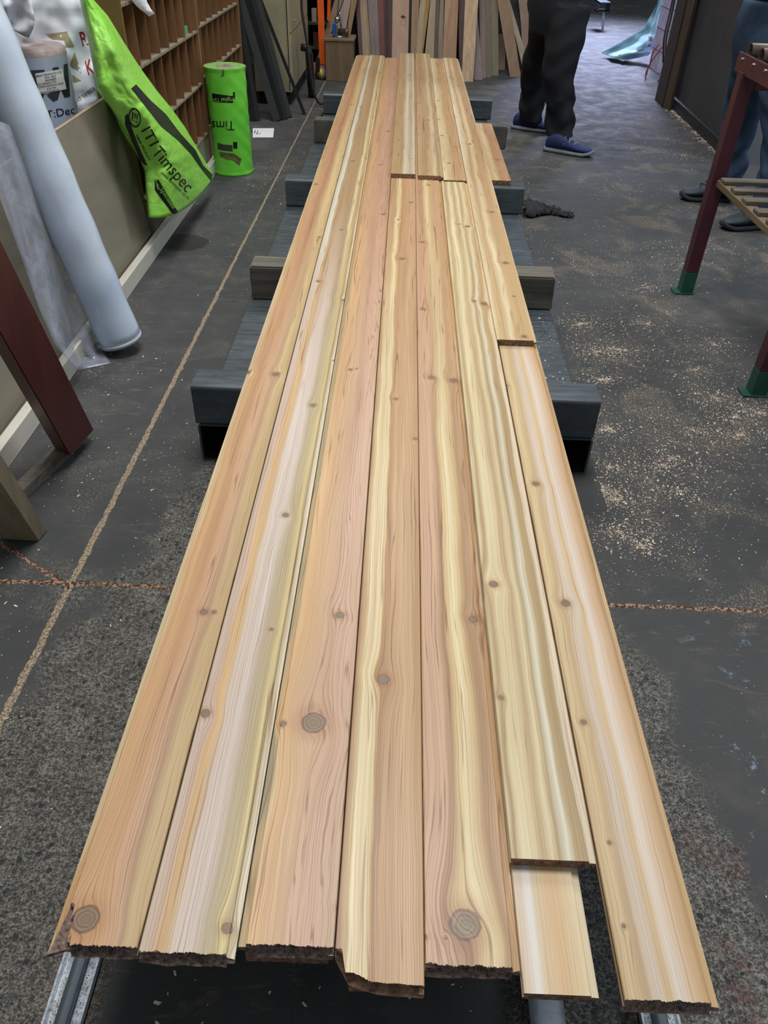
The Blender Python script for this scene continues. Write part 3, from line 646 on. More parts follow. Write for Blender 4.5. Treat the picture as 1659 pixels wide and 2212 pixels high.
# red-brown post
def slab(name, pts4a, pts4b, mat, label, cat, bev=0.0):
    bm = bmesh.new(); A = [bm.verts.new(p) for p in pts4a]; B = [bm.verts.new(p) for p in pts4b]
    bm.faces.new(A[::-1]); bm.faces.new(B)
    for k in range(4): bm.faces.new((A[k], A[(k + 1) % 4], B[(k + 1) % 4], B[k]))
    bmesh.ops.recalc_face_normals(bm, faces=bm.faces)
    if bev: bmesh.ops.bevel(bm, geom=list(bm.edges), offset=bev, segments=2, affect='EDGES')
    return tag(link(name, bm, mat), label, cat)
# offcut on the floor, then the post standing on it
o0 = P(60, 1078); o1 = P(150, 985)
bm = bmesh.new(); beam(bm, Vector((-1.17, 1.80, 0.021)), Vector((-1.085, 2.18, 0.021)), 0.045, 0.041, (1, 0, 0)); bevel(bm, 0.002, 1)
tag(link('timber_offcut', bm, M['old_timber']), 'short dark square offcut on the floor under the red-brown post', 'offcut')
pb = P(174, 961, 0.035)
def lean_post(name, base, top, wx, wy, mat, label, cat, bev):
    ax = (Vector(top) - Vector(base)); bm = bmesh.new()
    sec = [(-wx / 2, -wy / 2), (wx / 2, -wy / 2), (wx / 2, wy / 2), (-wx / 2, wy / 2)]
    A = [bm.verts.new((base[0] + a, base[1] + b, base[2])) for a, b in sec]; B = [bm.verts.new((top[0] + a, top[1] + b, top[2])) for a, b in sec]
    bm.faces.new(A[::-1]); bm.faces.new(B)
    for k in range(4): bm.faces.new((A[k], A[(k + 1) % 4], B[(k + 1) % 4], B[k]))
    if bev: bmesh.ops.bevel(bm, geom=list(bm.edges), offset=bev, segments=2, affect='EDGES')
    return tag(link(name, bm, mat), label, cat)
# front face corners from the photo: bottom left/right and top where it leaves the frame
bl, br = P(147, 984, 0.045), P(203, 934, 0.045)
def plank_post(name, e0, e1, back, lean, zb, zt, mat, label, cat):
    """wide face through e0-e1 on the floor, third corner 'back'; lean = (dx, dy) per metre of height"""
    e0, e1, back = Vector(e0), Vector(e1), Vector(back); off = back - e0
    foot = [e0, e1, e1 + off, e0 + off]; L = Vector((lean[0], lean[1], 1))
    bm = bmesh.new(); A = [bm.verts.new(p) for p in foot]; B = [bm.verts.new(p + L * (zt - p.z)) for p in foot]
    bm.faces.new(A[::-1]); bm.faces.new(B)
    for k in range(4): bm.faces.new((A[k], A[(k + 1) % 4], B[(k + 1) % 4], B[k]))
    bmesh.ops.recalc_face_normals(bm, faces=bm.faces)
    bmesh.ops.bevel(bm, geom=list(bm.edges), offset=0.003, segments=2, affect='EDGES')
    return tag(link(name, bm, mat), label, cat)
plank_post('timber_post', P(152, 986, .042), P(203, 929, .042), P(118, 968, .042), (0.03, -0.39), .042, 1.15, M['redpost'], 'thick red-brown stained plank leaning at the left, its foot on a dark offcut', 'plank')
plank_post('timber_block', P(83, 1170, .001), P(104, 1144, .001), P(83, 1170, .001) + Vector((-.11, .004, 0)), (0.01, -0.30), .001, .62, M['pinepost'], 'pale dry pine post standing at the bottom left corner, nearest to the camera', 'post')

# white tube of film
rb_, rt_ = Vector((-1.125, 2.87, 0)), EYE + ray(113, 400) * 2.76
rt2 = EYE + ray(113, 400) * 2.76
ax_ = (rt2 - rb_).normalized(); top_ = rb_ + ax_ * 1.75
base_ = rb_ + ax_ * 0.045
rr_ = 0.088
def film_roll():
    t = NT('milky_film'); n = t.noise(t.obj(), 5, 4, 0.6)
    t.fin(t.ramp(n, [(0.3, rgb(196, 214, 236)), (0.7, rgb(222, 234, 246))]), 0.22, 0, 0.6)
    t.b.inputs['Coat Weight'].default_value = 0.5; t.bump(t.noise(t.obj(), 14, 4, 0.6), 0.08, 0.01); return t.m
FR = empty('plastic_film_roll', (rb_.x, rb_.y, 0), 'thick tube of milky white plastic film leaning over the plywood sheet', 'roll')
bm = bmesh.new(); n_ = 40
tube(bm, [base_ + ax_ * (1.70 * k / n_) for k in range(n_ + 1)], [rr_ * (0.985 + 0.02 * math.sin(k * 1.3)) for k in range(n_ + 1)], 48)
link('film_wrap', bm, film_roll(), FR, True)
bm = bmesh.new(); tube(bm, [base_ - ax_ * 0.004, base_ + ax_ * 0.012], rr_ * 1.015, 48); link('roll_end', bm, simple('roll_rim', (170, 180, 190), 0.4), FR, True)
# loose clear film hanging beside the tube
def clear_film():
    t = NT('clear_film'); n = t.noise(t.obj(), 7, 5, 0.7, 0.8)
    t.fin(rgb(196, 204, 220), 0.12, 0, 0.8); t.bump(t.noise(t.obj(), 3.5, 2, 0.5), 0.25, 0.02)
    t.put(t.b.inputs['Alpha'], t.ss(n, 0.35, 0.7, 0.22, 0.55)); return t.m
rows = []
L_ = [(-60, 240), (0, 430), (48, 560), (82, 660), (118, 745), (168, 800)]
R_ = [(20, 270), (105, 500), (150, 600), (190, 690), (222, 760), (240, 785)]
for j in range(25):
    q = j / 24 * 5; i = min(int(q), 4); fr = q - i; row = []
    for k in range(13):
        s = k / 12
        px = (L_[i][0] * (1 - fr) + L_[i + 1][0] * fr) * (1 - s) + (R_[i][0] * (1 - fr) + R_[i + 1][0] * fr) * s
        py = (L_[i][1] * (1 - fr) + L_[i + 1][1] * fr) * (1 - s) + (R_[i][1] * (1 - fr) + R_[i + 1][1] * fr) * s
        p = QX(px, py, (-1.30 + .065 * j / 24) + 0.022 * math.sin(s * 9 + j * .35) * (0.3 + j / 24))
        if p.z < 0.004: p = P(px, py, 0.004)
        row.append(p)
    rows.append(row)
bm = bmesh.new(); grid(bm, rows)
tag(solid(link('clear_film', bm, clear_film(), smooth=True), 0.0008), 'crumpled clear plastic film hanging between the milky tube and the red-brown plank', 'film')

# wrapped roll with the address label, and the printed white sheet behind it
def zc(px, py, d): return EYE + ray(px, py) * d
WR = zc(62, 97, 3.30); WRr = 0.150
R2 = empty('wrapped_film_roll', (WR.x, WR.y, 0), 'clear-wrapped roll behind the plywood with a white address label and a big dark W', 'roll')
bm = bmesh.new(); prof = [(0.045, -0.06), (0.045, 0), (0.10, .002), (WRr - .012, 0.0), (WRr - .002, -.008), (WRr, -.03)]
def lathe(bm, c, prof, seg=48, mats=None):
    rings = [[bm.verts.new((c[0] + r * math.cos(2 * PI * k / seg), c[1] + r * math.sin(2 * PI * k / seg), c[2] + z)) for k in range(seg)] for r, z in prof]
    for j, (a, b) in enumerate(zip(rings, rings[1:])):
        for k in range(seg):
            f = bm.faces.new((a[k], a[(k + 1) % seg], b[(k + 1) % seg], b[k]))
            if mats: f.material_index = mats[j]
    return rings
lathe(bm, WR, prof); link('roll_top', bm, simple('pinkish_card', (176, 160, 158), 0.5, var=0.15, scale=40), R2, True)
bm = bmesh.new(); n_ = 10
rings = lathe(bm, (WR.x, WR.y, 0), [(WRr + 0.003 * math.sin(k * 2.1), WR.z - .03 - (WR.z - .03) * k / 12) for k in range(13)])
bm.faces.new(rings[-1])
wrapm = simple('printed_clear_wrap', (176, 190, 214), 0.16, var=0.10, scale=5, bump=0.25)
wrp = link('film_wrap', bm, wrapm, R2, True)
# white printed sheet
rows = []
LS = [(20, -40), (24, 40), (30, 120), (50, 220), (80, 330)]
RS = [(165, -40), (182, 42), (198, 128), (212, 205), (222, 240)]
for j in range(33):
    q = j / 32 * 4; i = min(int(q), 3); fr = q - i; row = []
    for k in range(25):
        s = k / 24
        px = (LS[i][0] * (1 - fr) + LS[i + 1][0] * fr) * (1 - s) + (RS[i][0] * (1 - fr) + RS[i + 1][0] * fr) * s
        py = (LS[i][1] * (1 - fr) + LS[i + 1][1] * fr) * (1 - s) + (RS[i][1] * (1 - fr) + RS[i + 1][1] * fr) * s
        x = -1.86 + 0.32 * s ** 0.8 + 0.012 * math.sin(s * 11 + j * .25) + noise.noise(Vector((s * 5, j * .3, 2))) * 0.018
        row.append(QY(px, py, 3.82 + 0.20 * s + (x + 1.86 - 0.32 * s ** 0.8) * 1.6))
    rows.append(row)
WS = empty('printed_plastic_sheet', (-1.62, 3.9, 0.62), 'white plastic sheet with red letters and gold triangles hanging behind the wrapped roll', 'sheet')
bm = bmesh.new(); grid(bm, rows); ws = solid(link('sheet', bm, M['white_plastic'], WS, True), 0.001)
rows = []
for j in range(21):
    rows.append([QY(-70 + k * (10.2 - .08 * j) - 10 * math.sin(j * .3), -60 + j * 6.6 + 10 * math.sin(k * .5), 3.62 + 0.025 * math.sin(k * .9 + j * .3) + 0.03 * noise.noise(Vector((k * .3, j * .3, 7)))) for k in range(16)])
bm = bmesh.new(); grid(bm, rows)
tag(solid(link('plastic_drape', bm, simple('white_drape', (232, 234, 242), 0.6, var=0.04, scale=4, bump=0.1), smooth=True), 0.001), 'creased blank white plastic bag in the top left corner above the wrapped roll', 'bag')

# kerb-side rack of pigeonholes
RX, RD = -1.30, 0.30
def rack(name, ys, shelves, label, side_mat=None, ztop=1.95):
    r = empty(name, (RX - RD / 2, (ys[0] + ys[-1]) / 2, 0), label, 'rack')
    bm = bmesh.new(); box(bm, (RX - RD, ys[0] - .012, 0.0), (RX - .036, ys[0] + .004, .80)); box(bm, (RX - RD, ys[0] - .012, 0.80), (RX + .004, ys[0] + .004, ztop)); link('side_panel', bm, side_mat or M['rack'], r)
    link('side_panel', bbox((RX - RD, ys[-1] - .004, 0.0), (RX + .004, ys[-1] + .03, ztop)), M['rack'], r)
    link('back_panel', bbox((RX - RD - .01, ys[0], 0), (RX - RD, ys[-1], ztop)), M['rack'], r)
    link('base', bbox((RX - RD, ys[0], 0.0), (RX - 0.004, ys[-1], shelves[0] - .016)), M['ply'], r)
    for z in shelves:
        link('shelf', bbox((RX - RD, ys[0], z - .012), (RX, ys[-1], z)), M['rack_dust'], r)
    for y in ys[1:-1]:
        link('divider', bbox((RX - RD, y - .004, shelves[0]), (RX - .002, y + .004, ztop)), M['rack'], r)
    return r
rack('pigeonhole_rack', [4.085, 4.27, 4.457, 4.645, 4.832, 5.022, 5.213, 5.405, 5.52], [0.235, 0.53, 0.815, 1.085, 1.37, 1.65], 'near half of the brown pigeonhole rack, with the olive end panel and the hanging paper', M['rack_side'])
rack('pigeonhole_rack', [5.56, 5.63, 5.815, 6.00, 6.19, 6.375, 6.56, 6.75, 6.93], [0.26, 0.555, 0.83, 1.10, 1.37, 1.65], 'far half of the brown pigeonhole rack, next to the black strips')
# odds and ends in the cells
rn = random.Random(5)
pw = [woodmat('offcut_%d' % i, d, l, 20, 2) for i, (d, l) in enumerate((((150, 130, 100), (186, 166, 134)), ((92, 48, 42), (120, 66, 58)), ((160, 150, 130), (200, 190, 168))))]
cells = [(4.36, .815, .03, .20, 2, 'pale offcut block in the third upper cell of the near rack'), (4.55, .815, .028, .06, 2, 'small pale block in the upper row of the near rack'), (4.93, .815, .022, .15, 1, 'red-brown stick standing in the upper row of the near rack'),
         (5.11, .815, .03, .075, 0, 'short tan block beside the red-brown stick in the near rack'), (5.30, .815, .026, .10, 2, 'whitish stick in the last upper cell of the near rack'), (5.36, .815, .02, .05, 0, 'tiny tan block in the last upper cell of the near rack'),
         (4.95, .53, .012, .20, 0, 'thin tan lath standing in the lower row of the near rack'), (5.28, .53, .02, .12, 1, 'dark stick in the lower row of the near rack'), (5.45, .53, .018, .25, 0, 'long thin lath at the end of the near rack'),
         (6.45, .555, .04, .20, 0, 'pinkish board piece standing in the far rack'), (6.62, .555, .045, .10, 2, 'pale notched block in the far rack beside the pinkish piece'), (6.70, .83, .02, .14, 2, 'pale curl of wood in the top row of the far rack'),
         (5.95, .83, .02, .05, 2, 'small pale block in the upper row of the far rack'), (6.28, .83, .018, .09, 1, 'dark red stick in the upper row of the far rack')]
for y, z, s, h, mi, lb in cells:
    xx = RX - rn.uniform(.04, .10); bm = bmesh.new(); beam(bm, (xx, y, z + .0005), (xx - rn.uniform(-.01, .03), y + rn.uniform(-.02, .02), z + h), s, s * rn.uniform(.5, .9), (0, 1, 0)); bevel(bm, 0.001, 1)
    tag(link('wood_offcut', bm, pw[mi]), lb, 'offcut', None)
bm = bmesh.new(); box(bm, (RX - .03, 5.315, .8155), (RX - .015, 5.34, .86)); tag(link('green_tag', bm, simple('mint_green', (84, 196, 128), 0.5)), 'small mint green tag in the last upper cell of the near rack', 'tag')
# hanging paper
rows = [[QX(*p, RX + .012 + .006 * math.sin(i)) for p in pr] for i, pr in enumerate([((270, -25), (303, -30)), ((283, -2), (315, -6)), ((292, 10), (318, 5)), ((302, 20), (322, 12)), ((312, 27), (327, 21)), ((322, 36), (334, 29))])]
bm = bmesh.new(); grid(bm, rows); tag(solid(link('paper_sheet', bm, M['paper'], smooth=True), 0.0006), 'torn white paper hanging from the upper front of the near rack', 'paper')

# lime bag
BL = [(168, -60), (174, 0), (189, 67), (202, 135), (213, 190), (243, 236), (270, 280), (294, 320), (314, 370), (316, 405), (322, 469)]
BR = [(178, -60), (200, 0), (232, 36), (266, 92), (302, 148), (337, 196), (370, 236), (398, 275), (428, 326), (449, 362), (461, 381)]
def bag_pt(t, s):
    i = min(int(t), 9); fr = t - i
    l = Vector(BL[i]).lerp(Vector(BL[i + 1]), fr); r = Vector(BR[i]).lerp(Vector(BR[i + 1]), fr)
    p = l.lerp(r, s)
    if t > 9: 
        k = (t - 9); p += Vector((6, 30)) * k * (math.sin(PI * s) ** 0.8) * 0.9
    env = min(1, t / 3)
    bulge = math.sin(PI * s) ** 0.7
    x = -1.385 + 0.15 * min(1, t / 8) + 0.055 * s + 0.075 * bulge * (0.4 + 0.6 * env)
    fold = 0.010 * math.sin(s * 8.0 + t * 0.55) + 0.010 * noise.noise(Vector((s * 3, t * .6, 1))) + 0.003 * noise.noise(Vector((s * 9, t * 3, 5)))
    x += fold * (0.35 + bulge * 0.9) * env
    return QX(p.x, p.y, x)
bm = bmesh.new(); rows = [[bag_pt(j / 9.0, k / 36) for k in range(37)] for j in range(91)]; V = grid(bm, rows)
BG = empty('lime_plastic_bag', (-1.26, 4.2, 0.05), 'long lime green printed bag draped over the plywood, hanging down to the floor', 'bag')
bag = solid(link('bag_film', bm, M['lime'], BG, True), 0.004, -1)
# second flap behind, showing between sheet and bag
rows = [[QX(*p, x) for p, x in pr] for pr in ([((200, 120), -1.43), ((228, 150), -1.40), ((250, 190), -1.38)], [((203, 150), -1.43), ((232, 190), -1.39), ((262, 225), -1.36)], [((210, 195), -1.42), ((238, 226), -1.37), ((272, 262), -1.33)], [((222, 205), -1.41), ((255, 262), -1.34), ((285, 300), -1.31)], [((240, 215), -1.39), ((272, 298), -1.32), ((300, 345), -1.30)])]
bm = bmesh.new(); grid(bm, rows); bmesh.ops.subdivide_edges(bm, edges=bm.edges, cuts=3, use_grid_fill=True)
for v in bm.verts: v.co.x += 0.012 * noise.noise(v.co * 14)
solid(link('rear_flap', bm, M['lime'], BG, True), 0.003)
zz1 = lambda x, y: (x / 2.9625, y / 2.9625)
def zpoly(pts): return [zz1(*p) for p in pts]
ident = lambda x, y: (x, y)
decal('black_stripe', poly_mesh(zpoly([(838, 566), (870, 540), (960, 640), (1060, 730), (1150, 850), (1250, 960), (1300, 1060), (1362, 1118), (1350, 1158), (1290, 1085), (1225, 990), (1140, 900), (1030, 810), (960, 720), (905, 650)])), ident, bag, M['black'], BG, cuts=3)
ex, ey = (0.72, 0.88), (0.80, -0.42)
def along(px, py, ang, shear=0.0):
    a = math.radians(ang); e1 = (math.cos(a), math.sin(a)); e2 = (math.sin(a), -math.cos(a))
    return lambda x, y: (px + (x + shear * y) * e1[0] + y * e2[0], py + (x + shear * y) * e1[1] + y * e2[1])
decal('lettering', text_mesh('Timspec', 37, 0.0, 0.93), along(326, 329, 49), bag, M['black'], BG, cuts=2)
decal('lettering', text_mesh('ITI', 32, 0.0, 1.3), along(303, 280, 60), bag, M['black'], BG, cuts=2)
decal('lettering', text_mesh('www.ititimspec.co.nz', 9.5, 0.0), along(347, 374, 44), bag, M['black'], BG, cuts=1)
decal('black_band', poly_mesh(zpoly([(990, 1150), (1015, 1148), (1060, 1230), (1138, 1355), (1112, 1378), (1060, 1310), (990, 1215)])), ident, bag, M['black'], BG, cuts=3)
limet = simple('pale_lime_print', (150, 214, 90), 0.4)
decal('lettering', text_mesh('Specialists', 12.5, 0.1), along(345, 409, 57), bag, limet, BG, 0.0026, cuts=1)
decal('lettering', text_mesh('Timber', 8, 0.1), along(334, 388, 70), bag, limet, BG, 0.0026, cuts=1)
# emblem: a ring holding three bars
def ring_mesh(r0, r1, n=36, a0=0, a1=360):
    bm = bmesh.new(); q = [(math.radians(a0 + (a1 - a0) * k / n)) for k in range(n + 1)]
    V = [[bm.verts.new((r * math.cos(a), r * math.sin(a), 0)) for a in q] for r in (r0, r1)]
    for k in range(n): bm.faces.new((V[0][k], V[0][k + 1], V[1][k + 1], V[1][k]))
    return bm
em = affine(zz1(862, 752), (0.36, 0.30), (0.16, -0.85))
def emf(x, y): return (291 + x * 0.62 + y * 0.10, 254 - y * 0.98 + x * 0.30)
decal('emblem', ring_mesh(17, 21), emf, bag, M['black'], BG, cuts=1)
for bx in (-8, 0, 8):
    decal('emblem', poly_mesh([(bx - 2.2, -9), (bx + 2.2, -9), (bx + 2.2, 10), (bx - 2.2, 10)]), emf, bag, M['black'], BG, cuts=1)
decal('black_band', poly_mesh(zpoly([(800, 740), (820, 725), (850, 840), (900, 960), (945, 1060), (925, 1055), (880, 1000), (845, 900), (800, 800)])), ident, bag, M['black'], BG, cuts=3)
decal('lettering', text_mesh('TIMBER SPECIALISTS', 7, 0.15), along(292, 292, 62), bag, M['black'], BG, cuts=1)

# lime wrapped roll standing on the floor
gc = Vector((-1.145, 5.50, 0)); gr = 0.128
GR = empty('lime_wrapped_roll', gc, 'upright lime green wrapped roll standing on the floor by the rack', 'roll')
bm = bmesh.new()
def gdisp(a, z):
    front = -math.pi / 2; s = ((a - front + PI) % (2 * PI)) - PI    # 0 facing the camera
    wr = 0.0015 * noise.noise(Vector((a * 3, z * 22, 0))) + 0.0016 * math.sin(z * 60 + a * 7) * max(0, min(1, (s - .1) * 2))
    return wr
rings = []
for j in range(61):
    z = 0.0008 + 0.632 * j / 60
    flare = 0.004 if j in (59, 60, 0, 1) else 0.0
    rings.append([bm.verts.new((gc.x + (gr + flare + gdisp(2 * PI * k / 72, z)) * math.cos(2 * PI * k / 72), gc.y + (gr + flare + gdisp(2 * PI * k / 72, z)) * math.sin(2 * PI * k / 72), z)) for k in range(72)])
for a, b in zip(rings, rings[1:]):
    for k in range(72): bm.faces.new((a[k], a[(k + 1) % 72], b[(k + 1) % 72], b[k]))
bm.faces.new(rings[0][::-1])
gw = link('green_wrap', bm, M['lime2'], GR, True)
bm = bmesh.new(); lathe(bm, (gc.x, gc.y, .632), [(gr + .004, 0), (gr - .006, .002), (.055, -.001)], 60); link('wrap_top', bm, simple('dusty_lime', (126, 170, 96), 0.6, var=0.2, scale=30), GR, True)
bm = bmesh.new(); lathe(bm, (gc.x, gc.y, .632), [(.055, .0), (.050, .003), (.032, .003), (.028, -.004), (.028, -.05)], 40); link('card_core', bm, M['card'], GR, True)
zr = lambda x, y: (400 + x / 3.318, y / 3.318)
def zpr(pts): return [zr(*p) for p in pts]
decal('black_band', poly_mesh(zpr([(192, 668), (330, 688), (342, 686), (342, 738), (240, 734), (196, 722)])), ident, gw, M['black'], GR, cuts=3)
decal('black_band', poly_mesh(zpr([(342, 660), (357, 660), (358, 712), (343, 712)])), ident, gw, M['black'], GR, cuts=1)
decal('black_band', poly_mesh(zpr([(230, 1022), (280, 1036), (340, 1040), (341, 1086), (280, 1080), (234, 1070)])), ident, gw, simple('dusty_black', (52, 56, 50), 0.6), GR, cuts=3)
decal('black_band', poly_mesh(zpr([(343, 1016), (373, 1018), (374, 1066), (345, 1064)])), ident, gw, M['black'], GR, cuts=1)
def turned(px, py, sc=1.0): return lambda x, y: (px - x * sc, py + y * sc)      # text turned upside down
decal('lettering', text_mesh('Original Timbers', 12, 0.0, 0.85), turned(zr(360, 0)[0] + 2, zr(0, 703)[1]), gw, limet, GR, 0.0022, cuts=1)
decal('lettering', text_mesh('Timspec', 29, 0.1, 0.88), turned(507, zr(0, 868)[1]), gw, M['black'], GR, cuts=2)
decal('worn_patch', poly_mesh(zpr([(240, 1086), (300, 1095), (350, 1100), (404, 1140), (390, 1188), (340, 1150), (290, 1140), (250, 1120)])), ident, gw, simple('brown_stain', (92, 98, 52), 0.7, var=0.3, scale=30), GR, cuts=3)
decal('worn_patch', poly_mesh(zpr([(262, 490), (275, 492), (282, 545), (255, 552), (266, 520)])), ident, gw, simple('brown_stain2', (96, 100, 52), 0.7), GR, cuts=2)

# marks on the wrapped roll and printed sheet
def zq(x, y): return (x / 6.912, y / 6.912)
def zpq(pts): return [zq(*p) for p in pts]
lab = decal('paper_label', poly_mesh(zpq([(525, 1098), (920, 1030), (985, 1328), (585, 1408)])), ident, wrp, M['paper'], R2, 0.003, cuts=3)
lt_ = ['SMART PRODUCTS LTD', 'W/O: 14623', 'SHD2SHEET', '750/1500x60mu PTD', 'T/WRAP SHADOW DECK', '27 kg  Roll', 'Polyprint Packaging Ltd']
for i, s in enumerate(lt_):
    x0, y0 = zq(535 + i * 8 + (0 if len(s) > 15 else 120), 1150 + i * 41)
    wfac = {0: 1.0, 4: 0.93, 6: 0.87}.get(i, 0.9)
    y0 -= 0 if len(s) > 15 else 3.0
    decal('lettering', text_mesh(s, 5.2, 0.08, wfac), along(x0, y0, -10), wrp, M['black'], R2, 0.0045, cuts=0)
wdark = simple('slate_print', (48, 56, 68), 0.35)
decal('letter_mark', poly_mesh(zpq([(440, 1050), (660, 1040), (690, 1190), (640, 1480), (560, 1400)])), ident, wrp, wdark, R2, 0.0016, cuts=3)
decal('letter_mark', poly_mesh(zpq([(780, 1012), (865, 998), (935, 1200), (1000, 1440), (960, 1455), (900, 1320), (860, 1490), (790, 1515), (700, 1420), (820, 1330)])), ident, wrp, wdark, R2, 0.0016, cuts=3)
decal('letter_mark', poly_mesh(zpq([(945, 965), (1005, 945), (1045, 1440), (965, 1455)])), ident, wrp, wdark, R2, 0.0016, cuts=3)
decal('lettering', text_mesh('T:Dec', 24, 0.0, 1.05), along(*zq(700, 1770), -11), wrp, M['black'], R2, 0.002, cuts=2)
for s, x0, y0, sz in (('R', 1225, 695, 46), ('K', 1305, 1115, 44)):
    decal('lettering', text_mesh(s, sz, 0.6, 0.55), along(*zq(x0, y0), -15), ws, M['red_print'], WS, cuts=2)
decal('lettering', text_mesh('LIST TIMBER', 13, 0.0, 0.78), along(*zq(1130, 1560), -36), ws, M['black'], WS, cuts=1)
for pts in ([(1110, 775), (1215, 1095), (1035, 975)], [(1030, 1085), (1215, 1205), (1060, 1240)], [(690, 515), (1000, 468), (1110, 700), (985, 700), (960, 600), (780, 590)]):
    decal('gold_triangle', poly_mesh(zpq(pts)), ident, ws, M['gold_print'], WS, cuts=3)
# notice on the floor
bm = bmesh.new(); grid(bm, [[P(546, 277, .001), P(592, 277, .001)], [P(546, 297, .001), P(590, 297, .004)]])
pn = tag(solid(link('paper_note', bm, M['paper']), 0.0006), 'white paper note with a pen scribble lying on the floor by the lime roll', 'paper')
decal('scribble', poly_mesh([(549, 288), (551, 280), (552, 281), (551, 288)]), ident, pn, M['black'], pn, cuts=0)
decal('scribble', poly_mesh([(553, 290), (557, 282), (558, 283), (555, 289), (563, 288), (563, 289)]), ident, pn, M['black'], pn, cuts=0)

# ------------------------------------------------------------------ far left: cabinet, strips, trolley, crate
CB = empty('steel_cabinet', (-1.15, 8.3, 0), 'tall cream painted steel cabinet behind the black strips', 'cabinet')
link('body', bbox((-1.33, 7.62, 0.10), (-1.005, 8.98, 1.8), 0.006, 1), M['cream'], CB)
link('plinth', bbox((-1.31, 7.66, 0.0), (-1.03, 8.95, 0.10)), M['darkline'], CB)
d1 = link('door', bbox((-1.0045, 7.64, 0.13), (-0.990, 8.96, .545)), M['cream'], CB)
d2 = link('door', bbox((-1.0045, 7.64, 0.555), (-0.990, 8.96, 1.78)), M['cream'], CB)
bm = bmesh.new(); tube(bm, [(-.985, 7.80, .63), (-.975, 7.80, .63)], .008, 10); link('knob', bm, M['chrome'], d2, True)
link('front_seam', bbox((-1.02, 7.612, 0.12), (-1.014, 7.6205, 1.78)), M['darkline'], CB)
# black strips leaning on cabinet and rack
sd = [((548, 262), (500, 0), .045), ((556, 263), (512, 0), .04), ((598, 262), (520, 0), .06), ((606, 262), (533, 0), .06), ((616, 258), (546, 0), .05), ((624, 256), (556, 0), .05), ((658, 248), (563, 0), .026)]
for i, (b, tp, wd) in enumerate(sd):
    pb_ = P(*b); yt = pb_.y + 0.36; pt = QY(*tp, yt); d = pt - pb_; pt2 = pb_ + d * (1.5 / d.z) 
    # bound the top so that it rests before the cabinet front
    bm = bmesh.new(); beam(bm, pb_ + Vector((0, .028 * (i % 2), .002)), pb_ + d * 1.25 + Vector((0, .028 * (i % 2), 0)), wd, .012 + .004 * (i % 3), (1, 0.15 * (i % 3 - 1), 0))
    lab_ = ('leftmost black strip of the leaning bundle, against the rack', 'second black strip from the left, against the rack', 'wide black strip, first of the middle bundle', 'wide black strip, second of the middle bundle', 'black strip, third of the middle bundle', 'black strip, rightmost of the wide ones', 'thin black bar splayed out to the right of the bundle')[i]
    tag(link('black_strip', bm, M['blackrubber']), lab_, 'strip', 'black strips leaning by the cabinet' if False else None)
# dark hose with bend, hanging by the cabinet
bm = bmesh.new(); pts = [(651, -30), (652, 20), (658, 60), (664, 100), (672, 160), (680, 205), (690, 222), (700, 225), (712, 232)]
tube(bm, curve_pts([QY(x, y, 7.6 - (max(0, y - 200)) * .004) for x, y in pts[:6]] + [P(690, 223, .03), P(702, 224, .03), P(716, 236, .03)], 8), .011, 10)
tag(link('braided_hose', bm, M['rope'], smooth=True), 'dark braided hose running down beside the cabinet to the floor', 'hose')
bm = bmesh.new(); tube(bm, curve_pts([P(700, 242, .016), P(694, 250, .012), P(692, 262, .012)] + [P(705, 246, .02), P(722, 246, .02)][:0], 6), .007, 8)
tag(link('hose_end', bm, M['hose'], smooth=True), 'short black hose stub on the floor at the farthest crossbeam', 'hose')
bm = bmesh.new(); tube(bm, [QY(650, 102, 7.98), QY(664, 104, 7.98), QY(668, 118, 7.98), QY(671, 170, 7.98), Vector((QY(671, 170, 7.98).x + .01, 7.98, .001))], [.030, .036, .036, .034, .034], 14)
tag(link('black_pipe', bm, M['hose'], smooth=True), 'fat black pipe elbow beside the cabinet', 'pipe')
# orange trolley
TR = empty('orange_trolley', (-.86, 8.95, 0), 'orange steel trolley frame with a yellow caster behind the cabinet', 'trolley')
bm = bmesh.new(); a = QY(691, -40, 8.9); b = QY(697, 138, 8.9); beam(bm, a, b, .060, .05); link('post', bm, M['orange'], TR)
bm = bmesh.new(); beam(bm, QY(712, -40, 9.15), QY(710, 44, 9.15), .032, .03); link('post', bm, M['orange'], TR)
bm = bmesh.new(); beam(bm, QY(670, 141, 8.9), QY(701, 140, 8.9), .045, .04, (0, 0, 1)); link('foot_bar', bm, M['orange'], TR)
wc = QY(694, 168, 8.87); wc.z = max(wc.z, .06)
wh = bmesh.new(); tube(wh, [wc + Vector((-.012, -.018, 0)), wc + Vector((.012, .018, 0))], .062, 28); wheel = link('caster', wh, M['grey_rubber'], TR, True)
wh = bmesh.new(); tube(wh, [wc + Vector((-.016, -.022, 0)), wc + Vector((.006, .009, 0))], .042, 24); link('hub', wh, M['yellow'], wheel, True)
bm = bmesh.new(); box(bm, (wc.x - .05, wc.y - .03, wc.z + .02), (wc.x - .01, wc.y + .03, wc.z + .13)); link('fork', bm, M['hose'], wheel)
